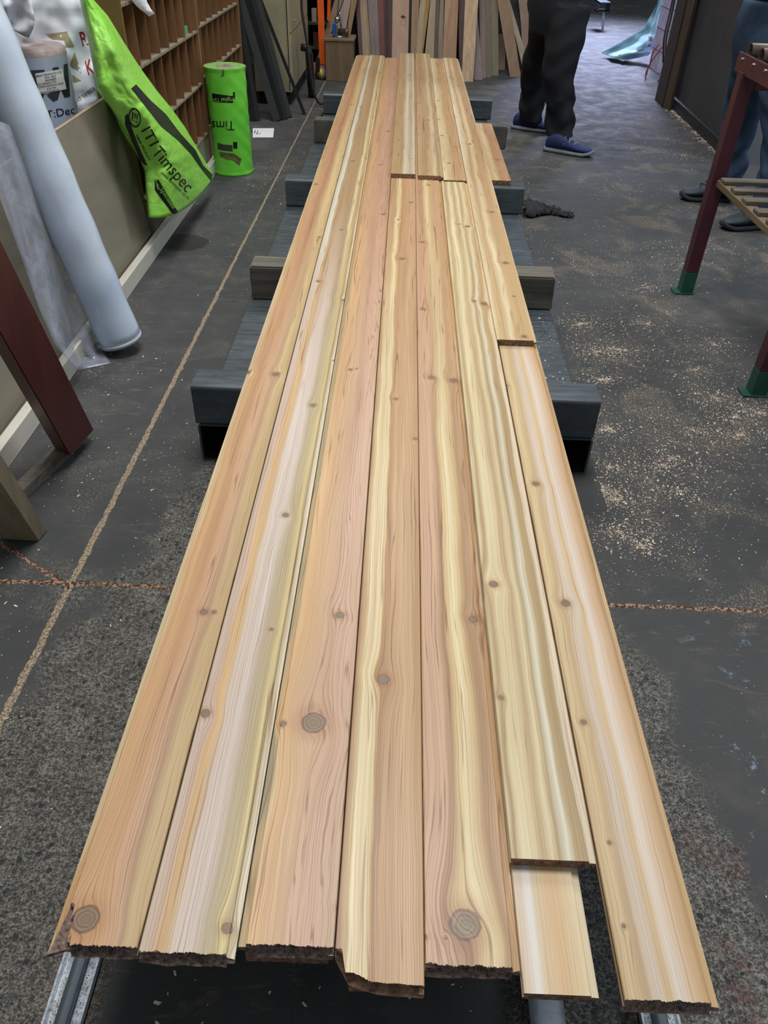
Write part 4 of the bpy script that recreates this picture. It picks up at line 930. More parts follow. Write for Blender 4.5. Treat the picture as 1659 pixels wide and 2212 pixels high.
# dim shelf of scraps behind the trolley
SB = empty('scrap_shelf', (-.93, 9.6, 0), 'dark wooden shelf of scrap blocks behind the orange trolley', 'shelf')
for z in (.20, .42, .66): link('shelf_board', bbox((-1.20, 9.35, z), (-.80, 9.8, z + .02)), M['bark'], SB)
link('back_board', bbox((-1.20, 9.81, 0), (-.80, 9.83, 1.2)), M['bark'], SB)
for x_ in (-1.19, -.81): link('upright', bbox((x_ - .012, 9.35, 0), (x_ + .012, 9.8, 1.2)), M['bark'], SB)
for i, (x_, z, s, h, c) in enumerate(((-.97, .4405, .05, .12, 'pinepost'), (-.90, .4405, .04, .07, 'crate'), (-1.08, .4405, .06, .09, 'bark'), (-.95, .2205, .07, .13, 'redpost'), (-.86, .2205, .04, .11, 'old_timber'), (-1.06, .6805, .05, .08, 'crate'), (-.90, .6805, .03, .06, 'pinepost'))):
    tag(link('scrap_block', bbox((x_ - s / 2, 9.38, z), (x_ + s / 2, 9.46, z + h), .002, 1), M[c]), ('pale upright scrap on the middle shelf', 'brown scrap on the middle shelf', 'dark scrap at the left of the middle shelf', 'red-brown scrap on the bottom shelf', 'grey scrap on the bottom shelf', 'brown scrap at the left of the top shelf', 'pale scrap on the top shelf')[i] + ' behind the orange trolley', 'block')
# crate
CR = empty('wooden_crate', (-.655, 8.95, 0), 'rough brown wooden box with a spray-gun cup tool standing on it', 'crate')
link('body', bbox((-.805, 8.80, 0.001), (-.53, 9.12, .350), 0.003, 1), M['crate'], CR)
link('lid', bbox((-.815, 8.79, .351), (-.515, 9.14, .372), 0.003, 1), M['crate'], CR)
# router-like air tool
tc = Vector((-.665, 8.93, .3725)); TL = empty('power_tool', tc, 'small chrome and blue power tool standing on the wooden box', 'tool')
bm = bmesh.new(); tube(bm, [tc + Vector((-.01, 0, 0)), tc + Vector((-.01, 0, .012))], .055, 24); link('base_plate', bm, M['chrome'], TL, True)
bm = bmesh.new(); tube(bm, [tc + Vector((-.02, 0, .045)), tc + Vector((.05, 0, .045)), tc + Vector((.052, 0, .045)), tc + Vector((.085, 0, .045))], [.030, .030, .036, .036], 24); link('motor', bm, M['roller'], TL, True)
bm = bmesh.new(); box(bm, tc + Vector((-.075, -.04, .02)), tc + Vector((-.045, .04, .12))); bevel(bm, .008, 2); link('side_cover', bm, M['blue'], TL)
bm = bmesh.new(); box(bm, tc + Vector((-.044, -.035, .02)), tc + Vector((-.02, .035, .115))); bevel(bm, .006, 2); link('housing', bm, M['chrome'], TL)
bm = bmesh.new(); bmesh.ops.create_uvsphere(bm, u_segments=20, v_segments=12, radius=.026, matrix=Matrix.Translation(tc + Vector((-.03, 0, .150)))); link('knob', bm, M['chrome'], TL, True)
bm = bmesh.new(); tube(bm, [tc + Vector((-.03, 0, .12)), tc + Vector((-.03, 0, .14))], .012, 12); link('neck', bm, M['hose'], TL, True)
bm = bmesh.new(); tube(bm, [tc + Vector((.01, 0, .08)), tc + Vector((-.005, 0, .19)), tc + Vector((.0, 0, .205))], .007, 10); link('lever', bm, M['chrome'], TL, True)
bm = bmesh.new(); tube(bm, curve_pts([tc + Vector((-.028, .0, .17)), tc + Vector((-.02, .02, .25)), tc + Vector((-.0, .04, .42)), tc + Vector((.02, .06, .8))], 6), .004, 8); link('power_cord', bm, M['hose'], TL, True)

# ------------------------------------------------------------------ planks leaning on the back wall
PL = [  # top left x, top right x (row y=0), foot left x, foot right x, foot row, colours, label
    (723, 741, 703, 717, 66, (124, 104, 82), (150, 128, 104), 'brown plank leaning crosswise at the far left of the leaning row, behind the wooden box'),
    (743, 758, 722, 748, 60, (142, 124, 112), (168, 150, 138), 'pinkish grey plank behind the power tool, first from the left standing up'),
    (759, 771, 750, 759, 64, (124, 98, 66), (160, 130, 92), 'grained tan plank just right of the power tool'),
    (768, 777, 776, 784, 120, (88, 62, 68), (112, 82, 86), 'thin mauve plank slanting behind the power tool'),
    (776, 783, 777, 791, 118, (150, 132, 108), (176, 156, 128), 'narrow tan plank, first of the row right of the wooden box'),
    (779, 793, 790, 803, 118, (156, 136, 112), (184, 164, 136), 'light tan plank slanting across the narrow tan one'),
    (794, 815, 803, 820, 120, (118, 106, 104), (150, 136, 130), 'weathered grey plank with splits along its edge'),
    (815, 827, 819, 832, 128, (104, 62, 58), (132, 84, 78), 'red-brown plank right of the weathered grey one'),
    (827, 839, 831, 839, 128, (78, 50, 54), (100, 68, 70), 'dark mauve plank right of the red-brown one'),
    (838, 848, 838, 846, 128, (66, 50, 48), (88, 70, 66), 'narrow dark brown plank left of the wide pink one'),
    (848, 884, 844, 881, 128, (178, 142, 122), (204, 172, 150), 'wide pink plank with a dark star-shaped knot'),
    (884, 890, 880, 887, 122, (36, 30, 26), (52, 44, 38), 'very dark thin plank right of the wide pink one'),
    (890, 906, 887, 898, 120, (146, 116, 92), (172, 142, 116), 'tan plank with a small knot right of the very dark thin one'),
    (908, 920, 895, 910, 120, (164, 144, 114), (190, 170, 138), 'cream tan plank slanting left beside the yellow one'),
    (919, 929, 903, 913, 120, (158, 124, 66), (188, 152, 88), 'narrow golden yellow plank slanting left'),
    (930, 941, 917, 937, 126, (162, 144, 118), (188, 170, 142), 'cream plank with a pinkish edge, right of the golden yellow one'),
    (940, 950, 935, 946, 128, (92, 72, 64), (118, 96, 86), 'dark brown plank between the two pale ones'),
    (951, 959, 945, 957, 128, (140, 132, 114), (166, 158, 138), 'pale greenish grey plank right of the dark brown one'),
    (961, 990, 957, 985, 130, (176, 134, 110), (206, 170, 138), 'wide pink-tan striped plank, middle of the leaning row'),
    (990, 1006, 992, 1003, 128, (76, 56, 54), (98, 74, 70), 'dark plank left of the tan plank with one knot'),
    (1005, 1033, 997, 1022, 177, (166, 136, 108), (216, 188, 152), 'striped tan plank with one knot, its foot nearest to the boards'),
    (1018, 1029, 1024, 1043, 173, (124, 110, 108), (148, 134, 130), 'grey-mauve plank crossing behind the striped tan one'),
    (1035, 1047, 1039, 1050, 169, (124, 106, 100), (144, 126, 118), 'narrow grey-pink plank left of the two olive ones'),
    (1046, 1058, 1048, 1062, 168, (106, 98, 84), (122, 114, 98), 'olive brown plank, left of the olive pair'),
    (1057, 1076, 1060, 1077, 164, (118, 110, 88), (136, 128, 104), 'pale olive plank with fine lines, right of the olive pair'),
    (1074, 1101, 1102, 1125, 167, (130, 104, 80), (156, 130, 104), 'tan plank slanting right, with a smudged foot'),
    (1095, 1101, 1131, 1147, 155, (148, 132, 112), (182, 168, 146), 'slim pale plank slanting steeply right, behind the tan one'),
    (1115, 1148, 1128, 1153, 152, (136, 112, 98), (158, 134, 118), 'wide curved brown plank beside the standing person'),
]
for i, (tl, tr, fl, fr_, fy, c1, c2, lb) in enumerate(PL):
    if fy > 140: f0, f1 = P(fl, fy), P(fr_, fy); yb = f0.y
    elif i < 3: yb = 9.25; f0, f1 = QY(fl, fy, yb), QY(fr_, fy, yb)
    else: yb = 9.35 + 0.02 * (i % 3); f0, f1 = QY(fl, fy, yb), QY(fr_, fy, yb)
    yt = yb + (0.30 * .7 if i > 18 else 0.17 * (QY(fl, 0, yb).z - f0.z))
    t0, t1 = QY(tl, 0, yt), QY(tr, 0, yt)
    zmin = 0.002; ztop = 1.55
    th = 0.02
    bm = bmesh.new(); vs = []
    if i == 27: yt = 9.6
    for (a, b) in ((f0, t0), (f1, t1)):
        d = b - a; lo_ = a + d * ((zmin - a.z) / d.z); hi_ = a + d * ((min(ztop + .05 * (i % 5), 2.0) - a.z) / d.z)
        if hi_.y > 10.12: hi_ = a + d * ((10.12 - a.y) / d.y)
        n_ = 12 if i in (20, 27) else 2
        vs.append([lo_.lerp(hi_, k / n_) + (Vector((0.03 * math.sin(PI * k / n_ * 1.0), 0, 0)) if (i == 27) else Vector((0, 0, 0))) for k in range(n_ + 1)])
    F_ = [[bm.verts.new(p) for p in v] for v in vs]; B_ = [[bm.verts.new(p + Vector((0, th, 0))) for p in v] for v in vs]
    for k in range(len(F_[0]) - 1):
        bm.faces.new((F_[0][k], F_[1][k], F_[1][k + 1], F_[0][k + 1])); bm.faces.new((B_[1][k], B_[0][k], B_[0][k + 1], B_[1][k + 1]))
        bm.faces.new((B_[0][k], F_[0][k], F_[0][k + 1], B_[0][k + 1])); bm.faces.new((F_[1][k], B_[1][k], B_[1][k + 1], F_[1][k + 1]))
    bm.faces.new((F_[0][0], B_[0][0], B_[1][0], F_[1][0])); bm.faces.new((F_[0][-1], F_[1][-1], B_[1][-1], B_[0][-1]))
    mt_ = woodmat('plank_%d' % i, c1, c2, 26 if i not in (10,) else 9, 2, 0.65, i * 1.7)
    o = tag(link('leaning_plank', bm, mt_), lb, 'plank')
    if i == 10:
        kb = [(-9, 1), (-4, 3), (-1, 8), (1, 3), (8, 2), (3, -1), (9, -5), (2, -3), (-3, -4), (-4, -1)]
        decal('knot', poly_mesh([(871 + x * .8, 37 - y * .8) for x, y in kb]), ident, o, simple('dark_knot', (74, 46, 40), 0.7), o, .001, 1)
        decal('knot', ring_mesh(6.2, 7.0), lambda x, y: (871 + x, 49 + y * .9), o, simple('pale_knot_ring', (162, 124, 106), 0.7), o, .001, 0)
# short grained piece on the floor
bm = bmesh.new(); beam(bm, P(1083, 153) + Vector((0, .02, .001)), P(1083, 153) + Vector((-.02, .16, .33)), .085, .02); bevel(bm, .002, 1)
tag(link('wood_offcut', bm, woodmat('figured_offcut', (104, 78, 62), (150, 118, 96), 14, 2)), 'short figured offcut standing between the olive and the slanting tan planks', 'offcut')

# ------------------------------------------------------------------ right side
# charcoal panel with black lip
PN = empty('charcoal_panel', (2.53, 7.3, 0), 'large charcoal sheet standing on edge on the right with a black lip', 'panel')
bm = bmesh.new(); beam(bm, (2.495, 6.2, .66), (2.582, 8.24, .66), .03, 1.18, (1, 0, 0)); link('sheet', bm, M['panel'], PN)
bm = bmesh.new(); beam(bm, (2.480, 6.15, .045), (2.562, 8.26, .045), .05, .088, (1, 0, 0)); bevel(bm, .008, 2); link('bottom_lip', bm, M['panel_lip'], PN)
bm = bmesh.new(); beam(bm, QX(1579, 33, 2.535), QX(1571, 120, 2.535) , .006, .004, (0, 1, 0)); link('scratch', bm, M['darkline'], PN)
def lean_board(name, b0, b1, zt, mat, label, shift):
    bm = bmesh.new(); b0, b1 = Vector(b0) - Vector((.03, 0, 0)), Vector(b1) - Vector((.03, 0, 0)); s = Vector(shift)
    f = [b0, b1, b1 + Vector((.03, .02, 0)), b0 + Vector((.03, .02, 0))]
    A = [bm.verts.new(p + Vector((0, 0, .001))) for p in f]; B = [bm.verts.new(p + s + Vector((0, 0, zt))) for p in f]
    bm.faces.new(A[::-1]); bm.faces.new(B)
    for k in range(4): bm.faces.new((A[k], A[(k + 1) % 4], B[(k + 1) % 4], B[k]))
    return tag(link(name, bm, mat), label, 'post')
lean_board('timber_post', P(1421, 216), P(1436, 232), 1.4, M['bark'], 'dark rough plank standing at the far end of the charcoal sheet', (.03, .10, 0))
lean_board('timber_post', P(1437, 231), P(1452, 239), 1.4, woodmat('split_edge', (56, 46, 40), (98, 84, 70), 22, 2), 'narrow split timber between the dark plank and the charcoal sheet', (.03, .10, 0))
# block pier, bulging wrap, hose and wires
PI_ = empty('block_pier', (2.98, 10.1, 0), 'pale lilac painted block pier beside the doorway', 'pier')
link('pier', bbox((2.86, 9.95, .0), (3.10, 10.35, 2.2), .004, 1), M['pillar'], PI_)
bm = bmesh.new()
for z in (.20, .40, .60, .80): box(bm, (2.857, 9.947, z), (3.103, 10.353, z + .008))
link('mortar_joint', bm, M['mortar'], PI_)
bm = bmesh.new(); rows = []
for j in range(22):
    z = .003 + .36 * j / 21; row = []
    for k in range(25):
        a = 2 * PI * k / 24; r = .062 * (1 + .10 * math.sin(3 * a + j * .6)) * (1 + .25 * math.sin(PI * j / 21)) * (1 - .25 * (j / 21))
        row.append(Vector((2.80 + r * math.cos(a), 9.42 + r * math.sin(a), z)))
    rows.append(row)
grid(bm, rows); tag(solid(link('wrapped_bundle', bm, simple('lilac_wrap', (190, 182, 214), 0.4, var=.15, scale=12, bump=.3), smooth=True), .004), 'pale lilac wrapped bundle standing at the foot of the block pier', 'bundle')
bm = bmesh.new(); tube(bm, curve_pts([QY(1462, -30, 9.2), QY(1448, 35, 9.0), QY(1437, 85, 8.9), QY(1435, 135, 8.8)], 8), .020, 12)
tag(link('black_hose', bm, M['hose'], smooth=True), 'black hose curving down between the block pier and the dark plank', 'hose')
for pts, lb in (([(1424, 95), (1410, 115), (1404, 140), (1396, 155), (1394, 173)], 'red wire bending to the floor, the left one in front of the wrapped bundle'), ([(1432, 100), (1415, 122), (1402, 142), (1397, 160), (1393, 168)], 'red wire, the right one of the pair in front of the wrapped bundle')):
    bm = bmesh.new(); P0 = P(*pts[-1]); q = [QY(x, y, P0.y) for x, y in pts[:-1]] + [P0 + Vector((0, 0, .005))]
    tube(bm, curve_pts(q, 6), .0055, 8); tag(link('red_wire', bm, M['wire'], smooth=True), lb, 'wire')
# pale blue plastic sheet
bm = bmesh.new(); Lp = [(1430, -30), (1420, 10), (1402, 40), (1392, 60), (1360, 80), (1325, 100), (1298, 114)]
Rp = [(1446, -30), (1434, 10), (1430, 50), (1424, 85), (1414, 105), (1400, 120), (1345, 132)]
rows = []
for j in range(31):
    q = j / 30 * 6; i = min(int(q), 5); fr = q - i; row = []
    for k in range(17):
        s = k / 16; l = Vector(Lp[i]).lerp(Vector(Lp[i + 1]), fr); r = Vector(Rp[i]).lerp(Vector(Rp[i + 1]), fr); p = l.lerp(r, s)
        g = P(p.x, p.y, .02 + .02 * abs(math.sin(k * .9)))
        yy = 10.9 + .10 * math.sin(s * 8) + .08 * noise.noise(Vector((s * 4, j * .3, 3))) - .4 * s
        w = QY(p.x, p.y, yy) if yy < g.y else g
        if w.z < .01: w = g
        row.append(w)
    rows.append(row)
grid(bm, rows); BP = empty('plastic_sheet', (2.75, 11.0, 0), 'pale blue translucent plastic sheet slumped on the floor by the doorway', 'sheet')
bps = solid(link('film', bm, M['lightplastic'], BP, True), .003)
decal('lettering', text_mesh('00', 13, .3, .6), along(1401, 88, 0), bps, M['red_print'], BP, .004, 1)
decal('lettering', text_mesh('IN', 6, .2), along(1400, 100, 5), bps, M['red_print'], BP, .004, 1)
grp = simple('teal_print', (60, 120, 122), 0.5)
for k in range(12):
    a = 1335 + k * 4.6; b = 118 - k * .9; decal('teal_print', poly_mesh([(a, b), (a + 6, b - 2.2), (a + 7, b - 1), (a + 2, b + 2)]), ident, bps, grp, BP, .004, 0)
# drawbar end
HB = empty('steel_stand', P(1300, 66), 'square steel tube end on a thin leg, far away in the doorway light', 'stand')
hc = P(1300, 66)
rhs_b = bmesh.new()
def in_front(px, py): return QY(px, py, hc.y)
a, b = in_front(1292, 3), in_front(1315, 26)
for q in (((a.x, a.z), (b.x, a.z - .012)), ((a.x, b.z + .012), (b.x, b.z)), ((a.x, a.z), (a.x + .012, b.z)), ((b.x - .012, a.z), (b.x, b.z))):
    box(rhs_b, (q[0][0], hc.y - .1, q[1][1]), (q[1][0], hc.y + .25, q[0][1]))
link('square_tube', rhs_b, M['steel'], HB)
bm = bmesh.new(); beam(bm, (hc.x + .01, hc.y, .001), (hc.x - .02, hc.y, b.z), .03, .03); link('leg', bm, M['galv'], HB)
# roller bench
BX = 1.45
RBn = empty('roller_bench', (BX + .4, 3.1, 0), 'maroon steel roller bench with green feet and a slatted shelf on the right', 'bench')
for (px, py, h) in ((1482, 636, .965), (1637, 858, .965)):
    b = P(px, py); x0, y0 = b.x, b.y + .03
    lg = bmesh.new(); box(lg, (x0 - .030, y0 - .030, .11), (x0 + .030, y0 + .030, h)); bevel(lg, .003, 2); L1o = link('leg', lg, M['redsteel'], RBn)
    lg = bmesh.new(); box(lg, (x0 - .0305, y0 - .0305, .008), (x0 + .0305, y0 + .0305, .11)); bevel(lg, .003, 2); link('painted_foot', lg, M['greensteel'], L1o)
    lg = bmesh.new(); box(lg, (x0 - .062, y0 - .036, .0008), (x0 + .036, y0 + .036, .009)); bevel(lg, .002, 1); link('foot_plate', lg, M['greensteel'], L1o)
for (x0, y0) in ((BX + .75, 3.70), (BX + .75, 2.70)):
    link('leg', bbox((x0 - .03, y0 - .03, .001), (x0 + .03, y0 + .03, .965), .003, 1), M['redsteel'], RBn)
rl = link('side_rail', bbox((BX - .034, 2.45, .955), (BX - .024, 3.79, 1.028), .002, 1), M['redsteel'], RBn)
link('side_rail', bbox((BX + .77, 2.45, .955), (BX + .78, 3.79, 1.028), .002, 1), M['redsteel'], RBn)
link('cross_rail', bbox((BX + .031, 3.68, .90), (BX + .72, 3.72, .945), .002, 1), M['redsteel'], RBn)
for k, y in enumerate((3.735, 3.60, 3.465, 3.33, 3.195, 3.06, 2.925, 2.79, 2.655)):
    bm = bmesh.new(); rg = tube(bm, [(BX - .012, y, 1.032), (BX + .76, y, 1.032)], .034, 24, cap=False); ri = tube(bm, [(BX - .012, y, 1.032), (BX + .76, y, 1.032)], .029, 24, cap=False)
    for A, B in ((rg[0], ri[0]), (rg[-1], ri[-1])):
        for q in range(24): bm.faces.new((A[q], A[(q + 1) % 24], B[(q + 1) % 24], B[q]))
    link('roller', bm, M['roller'], RBn, True)
    bm = bmesh.new(); tube(bm, [(BX - .038, y, 1.005), (BX - .033, y, 1.005)], .0065, 6); link('bolt', bm, M['chrome'], rl)
sh = link('shelf_frame', bbox((BX - .022, 2.60, .515), (BX + .03, 3.66, .545), .003, 1), woodmat('shelf_rail', (92, 78, 58), (128, 112, 88), 16, 1), RBn)
link('shelf_frame', bbox((BX + .70, 2.60, .515), (BX + .75, 3.66, .545), .003, 1), M['old_timber'], RBn)
for y in (3.60, 3.46, 3.32, 3.18, 3.04, 2.90, 2.76, 2.64):
    link('shelf_slat', bbox((BX - .02, y - .03, .546), (BX + .74, y + .03, .562), .002, 1), woodmat('dusty_slat', (74, 66, 54), (120, 112, 98), 16, 0) if y == 3.60 else bpy.data.materials['dusty_slat'], RBn)

# black rag
bm = bmesh.new(); rn = random.Random(3)
c0 = P(1150, 462); rows = []
for j in range(26):
    row = []
    for k in range(15):
        s = j / 25; q = k / 14
        w = (.07 + .05 * math.sin(s * 7)) * (1 - s * .8) + .012
        p = c0 + Vector((-.07 + .30 * s + .02 * math.sin(q * 9), (q - .5) * 2 * w + .03 * math.sin(s * 5), 0))
        h = .055 * (1 - s) * (1 - abs(2 * q - 1) ** 2) + .035 * abs(noise.noise(Vector((s * 9, q * 6, 1)))) + .03 * max(0, noise.noise(Vector((s * 16, q * 9, 4))))
        row.append(p + Vector((0, 0, .004 + h)))
    rows.append(row)
grid(bm, rows); tag(solid(link('black_rag', bm, M['rag'], smooth=True), .005), 'crumpled charcoal rag on the floor at the end of the middle steel crossbeam', 'rag')

# ------------------------------------------------------------------ people
def skin_fig(name, verts, edges, radii, mat, parent=None, sub=2, world=(0, 0, 0)):
    me = bpy.data.meshes.new(name); me.from_pydata([tuple(v) for v in verts], edges, [])
    o = bpy.data.objects.new(name, me); C.objects.link(o); me.materials.append(mat)
    md = o.modifiers.new('skin', 'SKIN'); md.use_smooth_shade = True
    for i, r in enumerate(radii):
        s = me.skin_vertices[0].data[i]; s.radius = (r, r) if not isinstance(r, tuple) else r; s.use_root = (i == 0)
    sb = o.modifiers.new('sub', 'SUBSURF'); sb.levels = sub; sb.render_levels = sub
    if parent is not None: o.parent = parent
    return o
def trousers(name, hips, legs, mat, parent, root, folds=.006, waist=1.08):
    """one cloth shell: two lofted legs that meet in a hip loft"""
    bm = bmesh.new(); seg = 28
    def ring(c, rx, ry): return [bm.verts.new((c[0] + rx * math.cos(2 * PI * k / seg), c[1] + ry * math.sin(2 * PI * k / seg), c[2])) for k in range(seg)]
    for leg in legs:
        cp = curve_pts([Vector(l[:3]) for l in leg], 8); rc = curve_pts([Vector((l[3], l[4], 0)) for l in leg], 8); prev = None
        for i, (c, r) in enumerate(zip(cp, rc)):
            rg = []
            for k in range(seg):
                a = 2 * PI * k / seg; f = folds * (math.sin(c.z * 38 + math.sin(a * 2) * 2.2) + 1.6 * noise.noise(Vector((a * 1.2, c.z * 7, leg[0][1]))))
                low = 1.0 if c.z > .35 else 2.0
                rg.append(bm.verts.new((c.x + (r.x + f * low) * math.cos(a), c.y + (r.y + f * low) * math.sin(a), c.z)))
            if prev:
                for k in range(seg): bm.faces.new((prev[k], prev[(k + 1) % seg], rg[(k + 1) % seg], rg[k]))
            else: bm.faces.new(rg)
            prev = rg
        bm.faces.new(prev[::-1])
    hx = curve_pts([Vector(h[:3]) for h in hips], 5); hr = curve_pts([Vector((h[3], h[4], 0)) for h in hips], 5); prev = None
    for c, r in zip(hx, hr):
        rg = ring(c, r.x, r.y)
        if prev:
            for k in range(seg): bm.faces.new((prev[k], prev[(k + 1) % seg], rg[(k + 1) % seg], rg[k]))
        else: bm.faces.new(rg)
        prev = rg
    bm.faces.new(prev[::-1])
    o = link(name, bm, mat, parent, True)
    md = o.modifiers.new('join', 'REMESH'); md.mode = 'VOXEL'; md.voxel_size = 0.011; md.use_smooth_shade = True
    s = o.modifiers.new('soft', 'SMOOTH'); s.iterations = 4; s.factor = .5
    return o
def shoe(heel, toe, wd, ht, mat, solem, parent, laces=True, zb=0.0):
    heel, toe = Vector(heel), Vector(toe); ax = (toe - heel); L = ax.length; ax.normalize(); sd = Vector((0, 0, 1)).cross(ax)
    prof = [(0.0, .55, .60), (.03, .72, .78), (.12, .82, .98), (.25, .84, 1.0), (.38, .86, .86), (.52, .95, .68), (.68, 1.0, .55), (.82, .94, .48), (.93, .74, .40), (.985, .45, .30), (1.0, .2, .22)]
    def loft(bm, fn, seg=20):
        prev = None
        for t, w_, h_ in prof:
            rg = fn(t, w_, h_, seg)
            if prev:
                for k in range(seg): bm.faces.new((prev[k], prev[(k + 1) % seg], rg[(k + 1) % seg], rg[k]))
            else: bm.faces.new(rg)
            prev = rg
        bm.faces.new(prev[::-1])
    up = Vector((0, 0, 1)); bm = bmesh.new()
    def f1(t, w_, h_, seg):
        c = heel + ax * (t * L); out = []
        for k in range(seg):
            a = 2 * PI * k / seg; x = math.cos(a); z = math.sin(a)
            zz = .022 + (ht * h_ - .022) * (.5 + .5 * z) ** (.75)
            sx = abs(x) ** .7 * (1 if x > 0 else -1)
            out.append(bm.verts.new(c + sd * (sx * w_ * wd / 2 * (.92 if z > 0 else 1)) + up * (zz + zb + .012 * max(0, t - .85) * 4)))
        return out
    loft(bm, f1); sh_ = link('shoe', bm, mat, parent, True)
    ms = sh_.modifiers.new('s', 'SUBSURF'); ms.levels = 1; ms.render_levels = 1
    bm = bmesh.new()
    def f2(t, w_, h_, seg):
        c = heel - ax * .006 + ax * (t * (L + .012)); out = []; lift = .022 * max(0, (t - .8) / .2) ** 1.6
        for k in range(seg):
            a = 2 * PI * k / seg; x = math.cos(a); z = math.sin(a)
            sx = abs(x) ** .5 * (1 if x > 0 else -1); sz = abs(z) ** .5 * (1 if z > 0 else -1)
            out.append(bm.verts.new(c + sd * (sx * (w_ * wd / 2 + .006)) + up * (.0005 + .014 + .014 * sz + zb + lift)))
        return out
    loft(bm, f2); link('sole', bm, solem, sh_, True)
    if laces:
        for k in range(5):
            t = .42 + .055 * k; c = heel + ax * (t * L); hh = ht * (.86 - (t - .38) * 1.1)
            bm = bmesh.new(); w_ = wd * .42
            tube(bm, curve_pts([c + sd * w_ + up * (hh * .62 + zb), c + sd * w_ * .6 + up * (hh * .93 + zb) + ax * .012 * (-1) ** k, c + up * (hh * 1.05 + zb), c - sd * w_ * .6 + up * (hh * .93 + zb) - ax * .012 * (-1) ** k, c - sd * w_ + up * (hh * .62 + zb)], 4), .0032, 6)
            link('lace', bm, M['lace'] if laces is True else laces, sh_, True)
    return sh_
def person(root_name, facing, near, far, hipc, label, cloth, top, shoeA, lean=0.0):
    """near/far: (hip, knee, ankle) ; one continuous skinned body under the clothes"""
    fx = facing; H0 = Vector(hipc); sh_ = H0 + Vector((fx * lean, 0, .50)); nk = sh_ + Vector((fx * .01, 0, .07)); hd = nk + Vector((fx * .03, 0, .12))
    V = [H0, H0 + Vector((fx * lean * .5, 0, .24)), sh_, nk, hd, hd + Vector((fx * .01, 0, .10))]
    E_ = [(0, 1), (1, 2), (2, 3), (3, 4), (4, 5)]; Rr = [.095, .10, .12, .055, .085, .07]
    def add(p, r, par): V.append(Vector(p)); Rr.append(r); E_.append((par, len(V) - 1)); return len(V) - 1
    for s, leg in ((-1, near), (1, far)):
        a = add(leg[0], .075, 0); b = add(leg[1], .055, a); c = add(leg[2], .038, b); add(leg[2] + Vector((fx * .10, 0, -.045)), .032, c)
        q = add(sh_ + Vector((0, s * .19, -.02)), .05, 2); e = add(sh_ + Vector((fx * .08, s * .24, -.28)), .040, q); w_ = add(sh_ + Vector((fx * .30, s * .17, -.34)), .028, e)
        h = add(sh_ + Vector((fx * .37, s * .155, -.35)), .030, w_)
        for g in range(4):
            d = Vector((fx * .045, (g - 1.5) * .019, .004)); k1 = add(V[h] + d, .0095, h); k2 = add(V[k1] + Vector((fx * .028, (g - 1.5) * .002, -.012)), .0085, k1); add(V[k2] + Vector((fx * .014, 0, -.020)), .0075, k2)
        k1 = add(V[w_] + Vector((fx * .045, -s * .038, .004)), .011, h); add(V[k1] + Vector((fx * .030, -s * .008, -.006)), .0085, k1)
    o = skin_fig(root_name, V, E_, Rr, M['skin']); tag(o, label, 'person')
    # face and hair
    fbm = bmesh.new(); bmesh.ops.create_uvsphere(fbm, u_segments=20, v_segments=14, radius=1, matrix=Matrix.Translation(hd + Vector((-fx * .012, 0, .065))) @ Matrix.Diagonal((.100, .085, .085, 1)).to_4x4()); link('hair', fbm, M['hair'], o, True)
    fbm = bmesh.new(); tube(fbm, [hd + Vector((fx * .075, 0, .045)), hd + Vector((fx * .105, 0, .0)), hd + Vector((fx * .08, 0, -.008))], [.008, .014, .010], 10); link('nose', fbm, M['skin'], o, True)
    for s in (-1, 1):
        fbm = bmesh.new(); bmesh.ops.create_uvsphere(fbm, u_segments=10, v_segments=8, radius=.011, matrix=Matrix.Translation(hd + Vector((fx * .080, s * .030, .035)))); link('eye', fbm, M['hair'], o, True)
        fbm = bmesh.new(); bmesh.ops.create_uvsphere(fbm, u_segments=10, v_segments=8, radius=.022, matrix=Matrix.Translation(hd + Vector((0, s * .085, .01))) @ Matrix.Diagonal((.8, .4, 1.3, 1)).to_4x4()); link('ear', fbm, M['skin'], o, True)
    fbm = bmesh.new(); tube(fbm, [hd + Vector((fx * .082, -.022, -.042)), hd + Vector((fx * .092, 0, -.042)), hd + Vector((fx * .082, .022, -.042))], .005, 8); link('mouth', fbm, M['redpost'], o, True)
    # upper garment with sleeves
    JV = [H0 + Vector((0, 0, -.04)), H0 + Vector((fx * lean * .5, 0, .34)), sh_ + Vector((0, 0, -.02)), nk + Vector((0, 0, -.03))]; JE = [(0, 1), (1, 2), (2, 3)]; JR = [.150, .155, .16, .075]
    for s in (-1, 1):
        i0 = len(JV); JV += [sh_ + Vector((0, s * .19, -.02)), sh_ + Vector((fx * .08, s * .24, -.28)), sh_ + Vector((fx * .275, s * .178, -.335))]; JR += [.072, .058, .046]; JE += [(2, i0), (i0, i0 + 1), (i0 + 1, i0 + 2)]
    skin_fig('jacket', JV, JE, JR, top, o)
    return o
